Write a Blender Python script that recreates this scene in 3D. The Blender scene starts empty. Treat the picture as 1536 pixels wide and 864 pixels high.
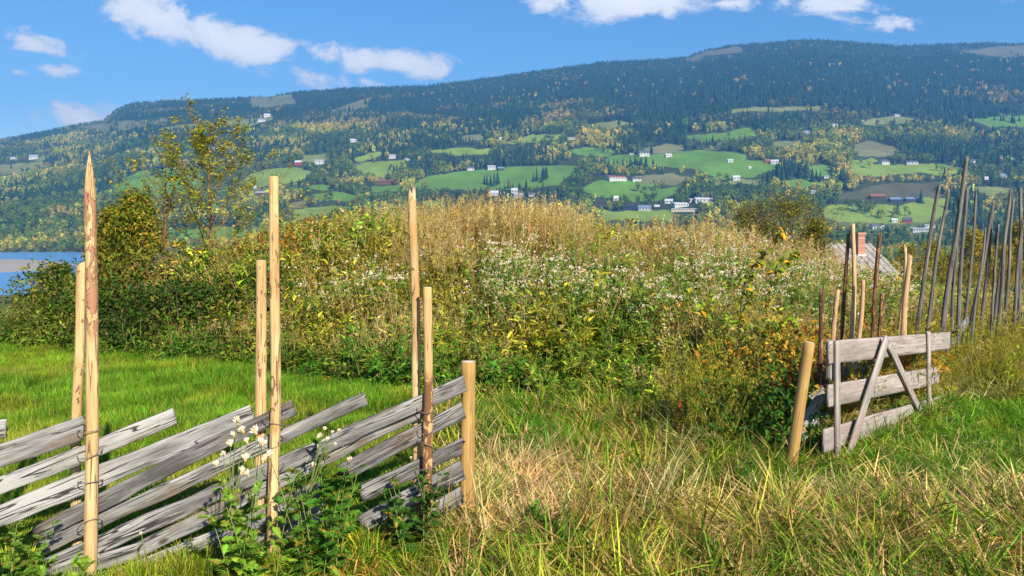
import bpy, math, random
import numpy as np
from mathutils import Vector, Matrix, Quaternion

sc = bpy.context.scene
COL = sc.collection
PI = math.pi
F = 1109.0            # focal length in photo pixels (1536 wide)
HZ = 340.0            # horizon row in the photo
EYE = 2.0

# ------------------------------------------------------------------ camera
cd = bpy.data.cameras.new('camera')
cam = bpy.data.objects.new('camera', cd)
COL.objects.link(cam)
cam.location = (0, 0, EYE)
cam.rotation_euler = (PI/2, 0, 0)
cd.sensor_width = 36.0
cd.lens = 36.0*F/1536.0
cd.shift_y = -(432.0-HZ)/1536.0
cd.clip_start = 0.05
cd.clip_end = 30000
sc.camera = cam

# ------------------------------------------------------------------ render
sc.render.engine = 'CYCLES'
sc.cycles.use_denoising = True
try:
    sc.cycles.denoising_prefilter = 'ACCURATE'
    sc.cycles.denoising_input_passes = 'RGB_ALBEDO_NORMAL'
except Exception:
    pass
sc.cycles.max_bounces = 6
sc.cycles.diffuse_bounces = 3
sc.cycles.glossy_bounces = 2
sc.cycles.transmission_bounces = 4
sc.cycles.volume_bounces = 0
sc.cycles.use_adaptive_sampling = False
sc.view_settings.view_transform = 'Standard'
sc.view_settings.look = 'None'
sc.view_settings.gamma = 1.0
sc.view_settings.exposure = 0.95
sc.view_settings.use_curve_mapping = False

# ------------------------------------------------------------------ sun + sky
TOSUN = Vector((0.42, -0.82, 0.62)).normalized()
SUN_EL = math.asin(TOSUN.z)
SUN_AZ = math.atan2(TOSUN.x, TOSUN.y)
SKY_STRENGTH = 0.088
sl = bpy.data.lights.new('sun', 'SUN')
sl.energy = 4.7
sl.angle = math.radians(0.53)
sl.color = (1.0, 0.905, 0.74)
sun = bpy.data.objects.new('sun', sl)
COL.objects.link(sun)
sun.rotation_euler = TOSUN.to_track_quat('Z', 'Y').to_euler()
sun.location = (30, -30, 60)

W = bpy.data.worlds.new('World')
sc.world = W
W.use_nodes = True
wn, wl = W.node_tree.nodes, W.node_tree.links
wn.clear()


def _in(l, sock, v):
    if isinstance(v, (int, float)):
        sock.default_value = v
    elif isinstance(v, (tuple, list)):
        sock.default_value = v
    else:
        l.new(v, sock)


def nmath(tree, op, a, b=0.0, c=None, clamp=False):
    n = tree.nodes.new('ShaderNodeMath')
    n.operation = op
    n.use_clamp = clamp
    _in(tree.links, n.inputs[0], a)
    _in(tree.links, n.inputs[1], b)
    if c is not None:
        _in(tree.links, n.inputs[2], c)
    return n.outputs[0]


def nmix(tree, fac, a, b, mode='MIX'):
    n = tree.nodes.new('ShaderNodeMix')
    n.data_type = 'RGBA'
    n.blend_type = mode
    _in(tree.links, n.inputs[0], fac)
    for s, v in ((n.inputs[6], a), (n.inputs[7], b)):
        if isinstance(v, (tuple, list)):
            s.default_value = tuple(v)+(1.0,) if len(v) == 3 else v
        else:
            tree.links.new(v, s)
    return n.outputs[2]


def nnoise(tree, vec, scale, detail=4, rough=0.55, dist=0.0, out=0):
    n = tree.nodes.new('ShaderNodeTexNoise')
    n.inputs['Scale'].default_value = scale
    n.inputs['Detail'].default_value = detail
    n.inputs['Roughness'].default_value = rough
    n.inputs['Distortion'].default_value = dist
    if vec is not None:
        tree.links.new(vec, n.inputs['Vector'])
    return n.outputs[out]


def nramp(tree, fac, stops, interp='LINEAR'):
    n = tree.nodes.new('ShaderNodeValToRGB')
    cr = n.color_ramp
    cr.interpolation = interp
    while len(cr.elements) < len(stops):
        cr.elements.new(0.5)
    for e, (p, c) in zip(cr.elements, stops):
        e.position = p
        e.color = tuple(c)+(1.0,) if len(c) == 3 else c
    tree.links.new(fac, n.inputs[0])
    return n.outputs[0]


def nsmooth(tree, v, lo, hi):
    n = tree.nodes.new('ShaderNodeMapRange')
    n.interpolation_type = 'SMOOTHSTEP'
    _in(tree.links, n.inputs[0], v)
    n.inputs[1].default_value = lo
    n.inputs[2].default_value = hi
    return n.outputs[0]


T = W.node_tree
sky = wn.new('ShaderNodeTexSky')
sky.sky_type = 'NISHITA'
sky.sun_disc = False
sky.sun_elevation = SUN_EL
sky.sun_rotation = SUN_AZ
sky.altitude = 300
sky.air_density = 1.0
sky.dust_density = 0.3
sky.ozone_density = 3.0
tc = wn.new('ShaderNodeTexCoord')
sep = wn.new('ShaderNodeSeparateXYZ')
wl.new(tc.outputs['Generated'], sep.inputs[0])
yy = nmath(T, 'MAXIMUM', sep.outputs[1], 0.02)
cu = nmath(T, 'DIVIDE', sep.outputs[0], yy)
cv = nmath(T, 'DIVIDE', sep.outputs[2], yy)
comb = wn.new('ShaderNodeCombineXYZ')
wl.new(cu, comb.inputs[0])
wl.new(cv, comb.inputs[1])
# stretch noise a bit sideways for wind-blown cumulus
mp = wn.new('ShaderNodeMapping')
wl.new(comb.outputs[0], mp.inputs[0])
mp.inputs['Scale'].default_value = (0.62, 1.0, 1.0)
mp.inputs['Rotation'].default_value = (0, 0, 0.22)
cn = nnoise(T, mp.outputs[0], 17.0, 9, 0.62, 0.4)
cn2 = nnoise(T, mp.outputs[0], 6.0, 3, 0.5, 0.0)
# cloud banks: direction of each (tan of azimuth, tan of elevation), half sizes, tilt
BANKS = [(235, 30, 95, 27, 17, 1.0), (320, 56, 95, 27, 15, 1.0), (392, 76, 60, 19, 6, .95),
         (540, 86, 80, 20, 9, 1.0), (598, 94, 62, 20, 5, 1.0), (462, 114, 78, 14, 12, .62),
         (52, 66, 75, 17, 14, .8), (105, 106, 75, 11, 6, .62), (25, 108, 26, 7, 5, .6), (118, 177, 62, 17, 2, .75),
         (940, 2, 135, 24, 0, 1.1), (1100, 4, 40, 10, 0, .7), (1245, 12, 85, 24, -4, .58), (1330, 32, 34, 11, 0, .48),
         (568, 126, 40, 8, 8, .5), (700, -90, 300, 40, 8, 1.0), (1900, -30, 300, 40, -5, 1.0), (-350, 60, 260, 34, 8, 1.0),
         (1750, 110, 120, 18, 5, .7)]
cm = None
for cx, cy, rx, ry, ang, w in BANKS:
    m = wn.new('ShaderNodeMapping')
    m.vector_type = 'TEXTURE'
    m.inputs['Location'].default_value = ((cx-768)/F, (HZ-cy)/F, 0)
    m.inputs['Rotation'].default_value = (0, 0, -math.radians(ang))
    m.inputs['Scale'].default_value = (rx*1.1/F, ry*1.3/F, 1)
    wl.new(comb.outputs[0], m.inputs[0])
    vl = wn.new('ShaderNodeVectorMath')
    vl.operation = 'LENGTH'
    wl.new(m.outputs[0], vl.inputs[0])
    d = nmath(T, 'MULTIPLY_ADD', vl.outputs['Value'], -w*0.85, w)
    d = nmath(T, 'MAXIMUM', d, -0.6)
    cm = d if cm is None else nmath(T, 'MAXIMUM', cm, d)
cval = nmath(T, 'ADD', cm, nmath(T, 'MULTIPLY', nmath(T, 'SUBTRACT', cn, 0.5), 2.5))
cval = nmath(T, 'ADD', cval, nmath(T, 'MULTIPLY', nmath(T, 'SUBTRACT', cn2, 0.5), 0.8))
calpha = nsmooth(T, cval, 0.10, 0.55)
calpha = nmath(T, 'MULTIPLY', calpha, nmath(T, 'GREATER_THAN', sep.outputs[1], 0.03))
calpha = nmath(T, 'MULTIPLY', calpha, 0.96)
ccol = nramp(T, cval, [(0.15, (5.6, 5.6, 5.9)), (0.5, (6.9, 6.8, 6.9)), (0.9, (7.8, 7.6, 7.6))])
hs = wn.new('ShaderNodeHueSaturation')
hs.inputs['Saturation'].default_value = 1.26
hs.inputs['Value'].default_value = 1.0
wl.new(sky.outputs[0], hs.inputs['Color'])
skc = nmix(T, calpha, hs.outputs[0], ccol)
bg = wn.new('ShaderNodeBackground')
bg.inputs['Strength'].default_value = SKY_STRENGTH
wl.new(skc, bg.inputs[0])
wo = wn.new('ShaderNodeOutputWorld')
wl.new(bg.outputs[0], wo.inputs[0])
W.cycles.sampling_method = 'AUTOMATIC'

# ================================================================== helpers
RNG = np.random.default_rng(11)


def smooth(x, a, b):
    t = np.clip((x-a)/(b-a), 0, 1)
    return t*t*(3-2*t)


_perm = np.random.default_rng(5).random((256, 256))


def vnoise(x, y):
    x = np.asarray(x, float); y = np.asarray(y, float)
    xi = np.floor(x).astype(int); yi = np.floor(y).astype(int)
    fx = x-xi; fy = y-yi
    fx = fx*fx*(3-2*fx); fy = fy*fy*(3-2*fy)
    g = lambda i, j: _perm[i & 255, j & 255]
    return (g(xi, yi)*(1-fx)+g(xi+1, yi)*fx)*(1-fy)+(g(xi, yi+1)*(1-fx)+g(xi+1, yi+1)*fx)*fy


def fbm(x, y, o=4):
    s = 0; a = 0.5; t = 0
    for k in range(o):
        s = s+a*vnoise(x*2**k+17.3*k, y*2**k+5.1*k); t += a; a *= 0.55
    return s/t-0.5


def V(px, py, Y):
    return Vector(((px-768)/F*Y, Y, EYE-(py-HZ)/F*Y))


def PX(X, Y): return 768+F*X/Y
def PY(Y, Z): return HZ+F*(EYE-Z)/Y


def tag(o, label=None, cat=None, group=None, kind=None):
    if label: o['label'] = label
    if cat: o['category'] = cat
    if group: o['group'] = group
    if kind: o['kind'] = kind
    return o


def empty(name, loc, label, cat, group=None):
    o = bpy.data.objects.new(name, None)
    o.empty_display_size = 0.2
    COL.objects.link(o)
    o.location = loc
    return tag(o, label, cat, group)


def raw_mesh(name, v, faces, mats, attrs=None, smoothf=False, matidx=None):
    """faces: list of arrays (n,k); mats: list of materials"""
    me = bpy.data.meshes.new(name)
    v = np.asarray(v, np.float32).reshape(-1, 3)
    if not isinstance(faces, list) or (len(faces) and np.ndim(faces[0]) == 1):
        faces = [faces]
    if len(faces) == 1 and not isinstance(faces[0], np.ndarray):
        me.from_pydata([tuple(p) for p in v], [], [tuple(f) for f in faces[0]])
    else:
        fs = [np.asarray(f, np.int32) for f in faces if len(f)]
        tot = [np.full(len(f), f.shape[1], np.int32) for f in fs]
        tot = np.concatenate(tot)
        loops = np.concatenate([f.ravel() for f in fs])
        me.vertices.add(len(v)); me.vertices.foreach_set('co', v.ravel())
        me.loops.add(len(loops)); me.loops.foreach_set('vertex_index', loops)
        me.polygons.add(len(tot))
        st = np.concatenate([[0], np.cumsum(tot)[:-1]]).astype(np.int32)
        me.polygons.foreach_set('loop_start', st)
        me.polygons.foreach_set('loop_total', tot)
        me.update(calc_edges=True)
    for m in (mats if isinstance(mats, (list, tuple)) else [mats]):
        me.materials.append(m)
    if matidx is not None:
        me.polygons.foreach_set('material_index', np.asarray(matidx, np.int32))
    if smoothf:
        me.polygons.foreach_set('use_smooth', np.ones(len(me.polygons), bool))
    for k, a in (attrs or {}).items():
        a = np.asarray(a, np.float32)
        at = me.attributes.new(k, 'FLOAT_COLOR', 'POINT')
        if a.shape[1] == 3:
            a = np.concatenate([a, np.ones((len(a), 1), np.float32)], 1)
        at.data.foreach_set('color', a.ravel())
    me.update()
    return me


def link(name, me, parent=None, loc=None):
    o = bpy.data.objects.new(name, me)
    COL.objects.link(o)
    if parent: o.parent = parent
    if loc is not None: o.location = loc
    return o


class MB:
    """collects numpy pieces (verts, faces of quads/tris, vary) into one mesh"""
    def __init__(s):
        s.v = []; s.q = []; s.t = []; s.a = []; s.qm = []; s.tm = []; s.n = 0

    def add(s, v, q=None, t=None, a=None, m=0):
        v = np.asarray(v, float).reshape(-1, 3)
        s.v.append(v)
        if q is not None and len(q):
            s.q.append(np.asarray(q)+s.n); s.qm.append(np.full(len(q), m))
        if t is not None and len(t):
            s.t.append(np.asarray(t)+s.n); s.tm.append(np.full(len(t), m))
        s.a.append(np.full((len(v), 3), 0.5) if a is None else a)
        s.n += len(v)
        return s

    def mesh(s, name, mats, smoothf=False):
        v = np.concatenate(s.v); a = np.concatenate(s.a)
        f = []; mi = []
        if s.q: f.append(np.concatenate(s.q)); mi.append(np.concatenate(s.qm))
        if s.t: f.append(np.concatenate(s.t)); mi.append(np.concatenate(s.tm))
        return raw_mesh(name, v, f, mats, {'vary': a}, smoothf, np.concatenate(mi))


def norm(a):
    return a/np.maximum(np.linalg.norm(a, axis=-1, keepdims=True), 1e-9)


# ---------------------------------------------------------------- materials
def newmat(name):
    m = bpy.data.materials.new(name)
    m.use_nodes = True
    t = m.node_tree
    b = t.nodes['Principled BSDF']
    return m, t, b


def attr(t, name, typ='GEOMETRY', out='Color'):
    n = t.nodes.new('ShaderNodeAttribute')
    n.attribute_type = typ
    n.attribute_name = name
    return n.outputs[out]


def foliage_mat(name, trans=0.35, spec=0.25, rough=0.55, contrast=0.8):
    """colour of each plant comes with the plant (tint, tint2, dry), each leaf varies"""
    m, t, b = newmat(name)
    vary = attr(t, 'vary')
    s = t.nodes.new('ShaderNodeSeparateColor')
    t.links.new(vary, s.inputs[0])
    tint = attr(t, 'tint', 'INSTANCER')
    tint2 = attr(t, 'tint2', 'INSTANCER')
    dry = attr(t, 'dry', 'INSTANCER', 'Fac')
    isdry = nmath(t, 'LESS_THAN', s.outputs[0], dry)
    c = nmix(t, isdry, tint, tint2)
    br = nmath(t, 'MULTIPLY_ADD', s.outputs[2], contrast, 1.0-contrast/2)
    sc_ = t.nodes.new('ShaderNodeVectorMath'); sc_.operation = 'SCALE'
    t.links.new(c, sc_.inputs[0]); t.links.new(br, sc_.inputs['Scale'])
    hsv = t.nodes.new('ShaderNodeHueSaturation')
    t.links.new(sc_.outputs[0], hsv.inputs['Color'])
    t.links.new(nmath(t, 'MULTIPLY_ADD', s.outputs[0], 0.05, 0.475), hsv.inputs['Hue'])
    t.links.new(hsv.outputs[0], b.inputs['Base Color'])
    b.inputs['Roughness'].default_value = rough
    b.inputs['Specular IOR Level'].default_value = spec
    tr = t.nodes.new('ShaderNodeBsdfTranslucent')
    t.links.new(hsv.outputs[0], tr.inputs['Color'])
    mx = t.nodes.new('ShaderNodeMixShader')
    mx.inputs[0].default_value = trans
    t.links.new(b.outputs[0], mx.inputs[1]); t.links.new(tr.outputs[0], mx.inputs[2])
    t.links.new(mx.outputs[0], t.nodes['Material Output'].inputs[0])
    return m


def plain_mat(name, col, rough=0.8, var=0.25, scale=20.0, spec=0.2, bump=0.0):
    m, t, b = newmat(name)
    tcn = t.nodes.new('ShaderNodeTexCoord')
    nz = nnoise(t, tcn.outputs['Object'], scale, 5, 0.6)
    c = nmix(t, nz, tuple(x*(1-var) for x in col), tuple(min(1, x*(1+var)) for x in col))
    t.links.new(c, b.inputs['Base Color'])
    b.inputs['Roughness'].default_value = rough
    b.inputs['Specular IOR Level'].default_value = spec
    if bump:
        bp = t.nodes.new('ShaderNodeBump'); bp.inputs['Strength'].default_value = bump
        bp.inputs['Distance'].default_value = 0.01
        t.links.new(nz, bp.inputs['Height']); t.links.new(bp.outputs[0], b.inputs['Normal'])
    return m


def wood_mat(name, axis, dark, light, crack=(0.04, 0.035, 0.03), crackw=0.03, knot=None, grain=45.0, along=2.0,
             bark=None, bump=0.5, rough=0.75, stain=None, blotch=0.7, tone=0.0, knsz=(9.0, 4.2, .06, .17), bthr=.46):
    m, t, b = newmat(name)
    tcn = t.nodes.new('ShaderNodeTexCoord')
    oi = t.nodes.new('ShaderNodeObjectInfo')
    off = nmath(t, 'MULTIPLY', oi.outputs['Random'], 37.0)
    va = t.nodes.new('ShaderNodeVectorMath'); va.operation = 'ADD'
    t.links.new(tcn.outputs['Object'], va.inputs[0])
    cb = t.nodes.new('ShaderNodeCombineXYZ')
    for i in range(3): t.links.new(off, cb.inputs[i])
    t.links.new(cb.outputs[0], va.inputs[1])

    def mapped(g, a):
        mpn = t.nodes.new('ShaderNodeMapping')
        s = [g, g, g]; s[axis] = a
        mpn.inputs['Scale'].default_value = s
        t.links.new(va.outputs[0], mpn.inputs[0])
        return mpn.outputs[0]
    fine = nnoise(t, mapped(grain*3.2, along*2.2), 1.0, 5, 0.65, 0.3)
    mid = nnoise(t, mapped(grain, along), 1.0, 5, 0.6, 0.6)
    big = nnoise(t, mapped(6.0, 1.6), 1.0, 3, 0.6, 0.0)
    f = nmath(t, 'MULTIPLY_ADD', mid, 0.55, nmath(t, 'MULTIPLY', fine, 0.45))
    f = nmath(t, 'ADD', f, nmath(t, 'MULTIPLY', nmath(t, 'SUBTRACT', big, 0.5), blotch))
    if tone:
        f = nmath(t, 'ADD', f, nmath(t, 'MULTIPLY', nmath(t, 'SUBTRACT', oi.outputs['Random'], 0.5), tone*.6))
    c = nramp(t, f, [(0.28, dark), (0.68, light)])
    h = f
    if crackw:
        ck = nnoise(t, mapped(grain*0.9, along*0.55), 1.0, 2, 0.45, 0.9)
        ck = nmath(t, 'ABSOLUTE', nmath(t, 'SUBTRACT', ck, 0.5))
        ckm = nmath(t, 'SUBTRACT', 1.0, nsmooth(t, ck, crackw*0.35, crackw))
        patch = nsmooth(t, big, 0.40, 0.56)
        ckm = nmath(t, 'MULTIPLY', ckm, patch)
        c = nmix(t, nmath(t, 'MULTIPLY', ckm, 0.92), c, crack)
        h = nmath(t, 'SUBTRACT', h, nmath(t, 'MULTIPLY', ckm, 1.3))
    if stain:
        st = nnoise(t, mapped(7.0, 3.0), 1.0, 4, 0.6)
        c = nmix(t, nmath(t, 'MULTIPLY', nsmooth(t, st, 0.52, 0.7), 0.75), c, stain)
    if knot:
        vo = t.nodes.new('ShaderNodeTexVoronoi')
        vo.inputs['Scale'].default_value = 1.0
        t.links.new(mapped(knsz[0], knsz[1]), vo.inputs['Vector'])
        sp = t.nodes.new('ShaderNodeSeparateColor'); t.links.new(vo.outputs['Color'], sp.inputs[0])
        sel = nmath(t, 'GREATER_THAN', sp.outputs[0], 0.45)
        kn = nmath(t, 'SUBTRACT', 1.0, nsmooth(t, vo.outputs['Distance'], knsz[2], knsz[3]))
        kn = nmath(t, 'MULTIPLY', kn, sel)
        c = nmix(t, nmath(t, 'MULTIPLY', kn, 0.9), c, knot)
        h = nmath(t, 'ADD', h, nmath(t, 'MULTIPLY', kn, 0.8))
    if bark:
        z0, z1, bcol = bark
        ss = t.nodes.new('ShaderNodeSeparateXYZ'); t.links.new(tcn.outputs['Object'], ss.inputs[0])
        bn = nnoise(t, mapped(22.0, 7.0), 1.0, 5, 0.6, 1.2)
        win = nmath(t, 'MULTIPLY', nsmooth(t, ss.outputs[2], z0, z0+0.12),
                    nmath(t, 'SUBTRACT', 1.0, nsmooth(t, ss.outputs[2], z1-0.12, z1)))
        bm = nmath(t, 'MULTIPLY', nsmooth(t, bn, bthr, bthr+.04), win)
        edge = nmath(t, 'MULTIPLY', nmath(t, 'SUBTRACT', 1.0, nsmooth(t, nmath(t, 'ABSOLUTE', nmath(t, 'SUBTRACT', bn, bthr+.015)), 0.006, 0.02)), win)
        c = nmix(t, bm, c, bcol)
        c = nmix(t, nmath(t, 'MULTIPLY', edge, 0.85), c, (0.07, 0.035, 0.02))
        h = nmath(t, 'ADD', h, nmath(t, 'MULTIPLY', bm, 1.0))
    t.links.new(c, b.inputs['Base Color'])
    b.inputs['Roughness'].default_value = rough
    b.inputs['Specular IOR Level'].default_value = 0.2
    bp = t.nodes.new('ShaderNodeBump')
    bp.inputs['Strength'].default_value = bump
    bp.inputs['Distance'].default_value = 0.006
    t.links.new(h, bp.inputs['Height']); t.links.new(bp.outputs[0], b.inputs['Normal'])
    return m


M_grass = foliage_mat('grass_blade', 0.36, 0.12, 0.6, 1.0)
M_leaf = foliage_mat('leaf', 0.36, 0.12, 0.6, 1.0)
M_tree = foliage_mat('tree_leaf', 0.25, 0.1, 0.7, 0.8)
M_stem = plain_mat('green_stem', (0.16, 0.20, 0.05), 0.7, 0.3, 8)
M_stalk = plain_mat('dry_stalk', (0.42, 0.30, 0.13), 0.8, 0.35, 8)
M_fluff = plain_mat('seed_fluff', (0.70, 0.585, 0.47), 0.9, 0.25, 14)
M_cream = plain_mat('cream_seed_head', (0.80, 0.66, 0.50), 0.9, 0.3, 60)
M_bark = plain_mat('twig_bark', (0.13, 0.10, 0.075), 0.9, 0.4, 25, 0.1, 0.4)
M_goldbark = plain_mat('golden_birch_bark', (0.17, 0.105, 0.045), 0.8, 0.4, 12, 0.1, 0.3)
M_pole = wood_mat('peeled_pole', 2, (0.30, 0.165, 0.06), (0.60, 0.44, 0.225), (0.14, 0.06, 0.025), 0.022, (0.12, 0.05, 0.02), 34, 1.2, knsz=(15.0, 6.5, .05, .14), bump=0.5,
                  stain=(0.40, 0.20, 0.075), bark=(-.5, 5.0, (0.22, 0.11, 0.055)), bthr=.62)
M_polebark = wood_mat('peeled_pole_with_bark', 2, (0.30, 0.165, 0.06), (0.60, 0.44, 0.225), (0.14, 0.06, 0.025), 0.022, (0.12, 0.05, 0.02), 34, 1.2, knsz=(15.0, 6.5, .05, .14),
                      bark=(1.30, 2.26, (0.34, 0.17, 0.10)), bump=0.45)
M_pole2 = wood_mat('peeled_pole_patchy_bark', 2, (0.34, 0.18, 0.07), (0.66, 0.42, 0.20), (0.10, 0.04, 0.02), 0.02, (0.05, 0.02, 0.01), 30, 1.2,
                   bark=(0.1, 1.1, (0.16, 0.075, 0.035)), bump=0.45)
M_post = wood_mat('treated_post', 2, (0.22, 0.12, 0.035), (0.42, 0.26, 0.095), (0.12, 0.06, 0.02), 0.010, (0.09, 0.04, 0.015), 26, 0.9, bump=0.3)
M_postcap = plain_mat('sawn_end', (0.55, 0.45, 0.36), 0.8, 0.2, 60)
M_greyw = wood_mat('weathered_plank', 0, (0.060, 0.056, 0.055), (0.335, 0.325, 0.32), (0.010, 0.009, 0.009), 0.034, (0.05, 0.035, 0.025), 32, 3.0, bump=1.0,
                   stain=(0.13, 0.095, 0.07), blotch=.85, tone=.40)
M_gate = wood_mat('pale_gate_board', 0, (0.15, 0.13, 0.12), (0.38, 0.335, 0.31), (0.12, 0.09, 0.08), 0.018, (0.16, 0.11, 0.08), 30, 1.6, bump=0.5,
                  stain=(0.26, 0.19, 0.165))
M_grstake = wood_mat('grey_stake_wood', 2, (0.05, 0.047, 0.042), (0.20, 0.185, 0.165), (0.03, 0.025, 0.025), 0.04, None, 36, 1.2, bump=0.8)
M_brstake = wood_mat('brown_stake_wood', 2, (0.12, 0.055, 0.025), (0.42, 0.25, 0.11), (0.03, 0.015, 0.01), 0.03, (0.05, 0.02, 0.01), 24, 1.2,
                     bark=(0.0, 3.0, (0.10, 0.05, 0.028)), bump=0.7)
M_tanstake = wood_mat('light_stake_wood', 2, (0.30, 0.17, 0.08), (0.62, 0.42, 0.24), (0.10, 0.05, 0.03), 0.02, (0.06, 0.025, 0.01), 26, 1.2, bump=0.5)
M_wire = plain_mat('rusty_wire', (0.16, 0.12, 0.10), 0.5, 0.3, 40, 0.4)


# ================================================================== terrain
RIDGE = np.array([(-900, 300), (-500, 262), (-200, 240), (0, 213), (70, 200), (120, 190), (155, 184), (166, 174), (176, 167), (200, 158), (260, 154), (350, 151), (400, 148),
                  (450, 141), (520, 136), (640, 132), (700, 125), (800, 111), (900, 97), (1000, 92), (1030, 89), (1060, 78), (1100, 71),
                  (1150, 68), (1200, 63), (1250, 64), (1300, 68), (1350, 72), (1420, 70), (1480, 68), (1536, 69), (1800, 60), (2300, 90)], float)
YR = 3600.0
Y0 = 1100.0
LAKE = EYE-38*Y0/F+0.0


def ridge_z(u):
    return EYE+(HZ+3-np.interp(768+F*u, RIDGE[:, 0], RIDGE[:, 1]))/F*YR


YBX = [-40, -14, -8.4, -5.1, -2.4, -1.0, .25, 1.4, 2.0, 2.8, 3.9, 5.4, 6.9, 12, 40]
YBY = [13, 12.6, 12.2, 11.0, 9.8, 9.2, 8.7, 8.3, 7.5, 7.3, 8.0, 8.6, 8.9, 10.5, 16]
HX = [-30, -11.8, -8.7, -7.2, -5.6, -4.1, -1.0, 1.6, 3.6, 5.1, 7.1, 8.9, 11.8, 30]
HH = [-2.2, -.9, 0.0, .5, 1.12, 1.42, 1.56, 1.42, 1.06, .80, .34, -.2, -.6, -1.4]


def ybase(X): return np.interp(X, YBX, YBY)


def near_z(X, Y):
    H = np.interp(X, HX, HH)
    b = ybase(X)
    rise = H*smooth(Y, b, np.maximum(b+3, 16.5))*(1-smooth(Y, 20, 34))
    fs = np.interp(X, [-12, -9, -5, 5], [13.0, 13.5, 20.0, 20.0])
    d = Y-fs
    fall = -0.11*np.where(d > 0, d*d/(np.abs(d)+4.0), 0)
    bump = fbm(X*0.5, Y*0.5, 4)*0.16+fbm(X*2.2+9, Y*2.2, 3)*0.05
    lump = (fbm(X*.42+31, Y*.42+7, 3)*.55+fbm(X*1.1+3, Y*1.1, 2)*.22)*smooth(Y, b+.6, b+3.0)*(1-smooth(Y, 24, 40))
    return rise+fall+bump*smooth(Y, 0, 2)+lump


def far_z(u, Y):
    X = u*Y
    zr = ridge_z(u)
    px = 768+F*u
    yb = np.interp(px, [0, 130, 300, 420, 1200, 1536], [378, 378, 372, 364, 362, 356])
    zb = EYE-(yb-HZ)*Y0/F
    t = np.clip((Y-Y0)/(YR-Y0), 0, 1)
    g = t**1.15
    z = zb+(zr-zb)*g
    z = np.where(Y > YR, zr-0.16*(Y-YR), z)
    amp = smooth(t, 0.0, 0.15)*(1-smooth(t, 0.8, 1.0))
    z = z+(fbm(X/420, Y/420, 4)*42+fbm(X/140+3, Y/140, 3)*10)*amp
    return z


def terrain(X, Y):
    X = np.asarray(X, float); Y = np.asarray(Y, float)
    Ys = np.maximum(Y, 1.0)
    u = X/Ys
    zn = near_z(X, Y)
    slope = np.maximum(zn, -33.0)
    slope = np.where(Y > 60, slope+fbm(X/60, Y/60, 4)*4*smooth(Y, 60, 140), slope)
    zf = far_z(u, Ys)
    w = smooth(Ys, 330, Y0)
    mid = slope*(1-w)+zf*w
    z = np.where(Ys >= Y0, zf, mid)
    # the river bed
    px = 768+F*u
    bed = smooth(Ys, 372, 420)*(1-smooth(Ys, Y0-60, Y0-6))*(1-smooth(px, 190, 300))
    return z*(1-bed)+np.minimum(z, LAKE-3)*bed


def gz(x, y): return float(terrain(np.array([x]), np.array([y]))[0])


def grid_mesh(name, X, Y, mat, attrs=None):
    ny, nx = X.shape
    Z = terrain(X, Y)
    v = np.stack([X, Y, Z], -1).reshape(-1, 3)
    i = np.arange(ny*nx).reshape(ny, nx)
    q = np.stack([i[:-1, :-1], i[:-1, 1:], i[1:, 1:], i[1:, :-1]], -1).reshape(-1, 4)
    return raw_mesh(name, v, [q.astype(np.int32)], mat, attrs, True), Z


def inpoly(px, py, poly):
    p = np.asarray(poly, float)
    r = np.zeros(px.shape, bool)
    x1, y1 = p[:, 0], p[:, 1]
    x2, y2 = np.roll(x1, -1), np.roll(y1, -1)
    for a, b, c, d in zip(x1, y1, x2, y2):
        if b == d: continue
        r ^= ((b > py) != (d > py)) & (px < (c-a)*(py-b)/(d-b)+a)
    return r


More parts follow.
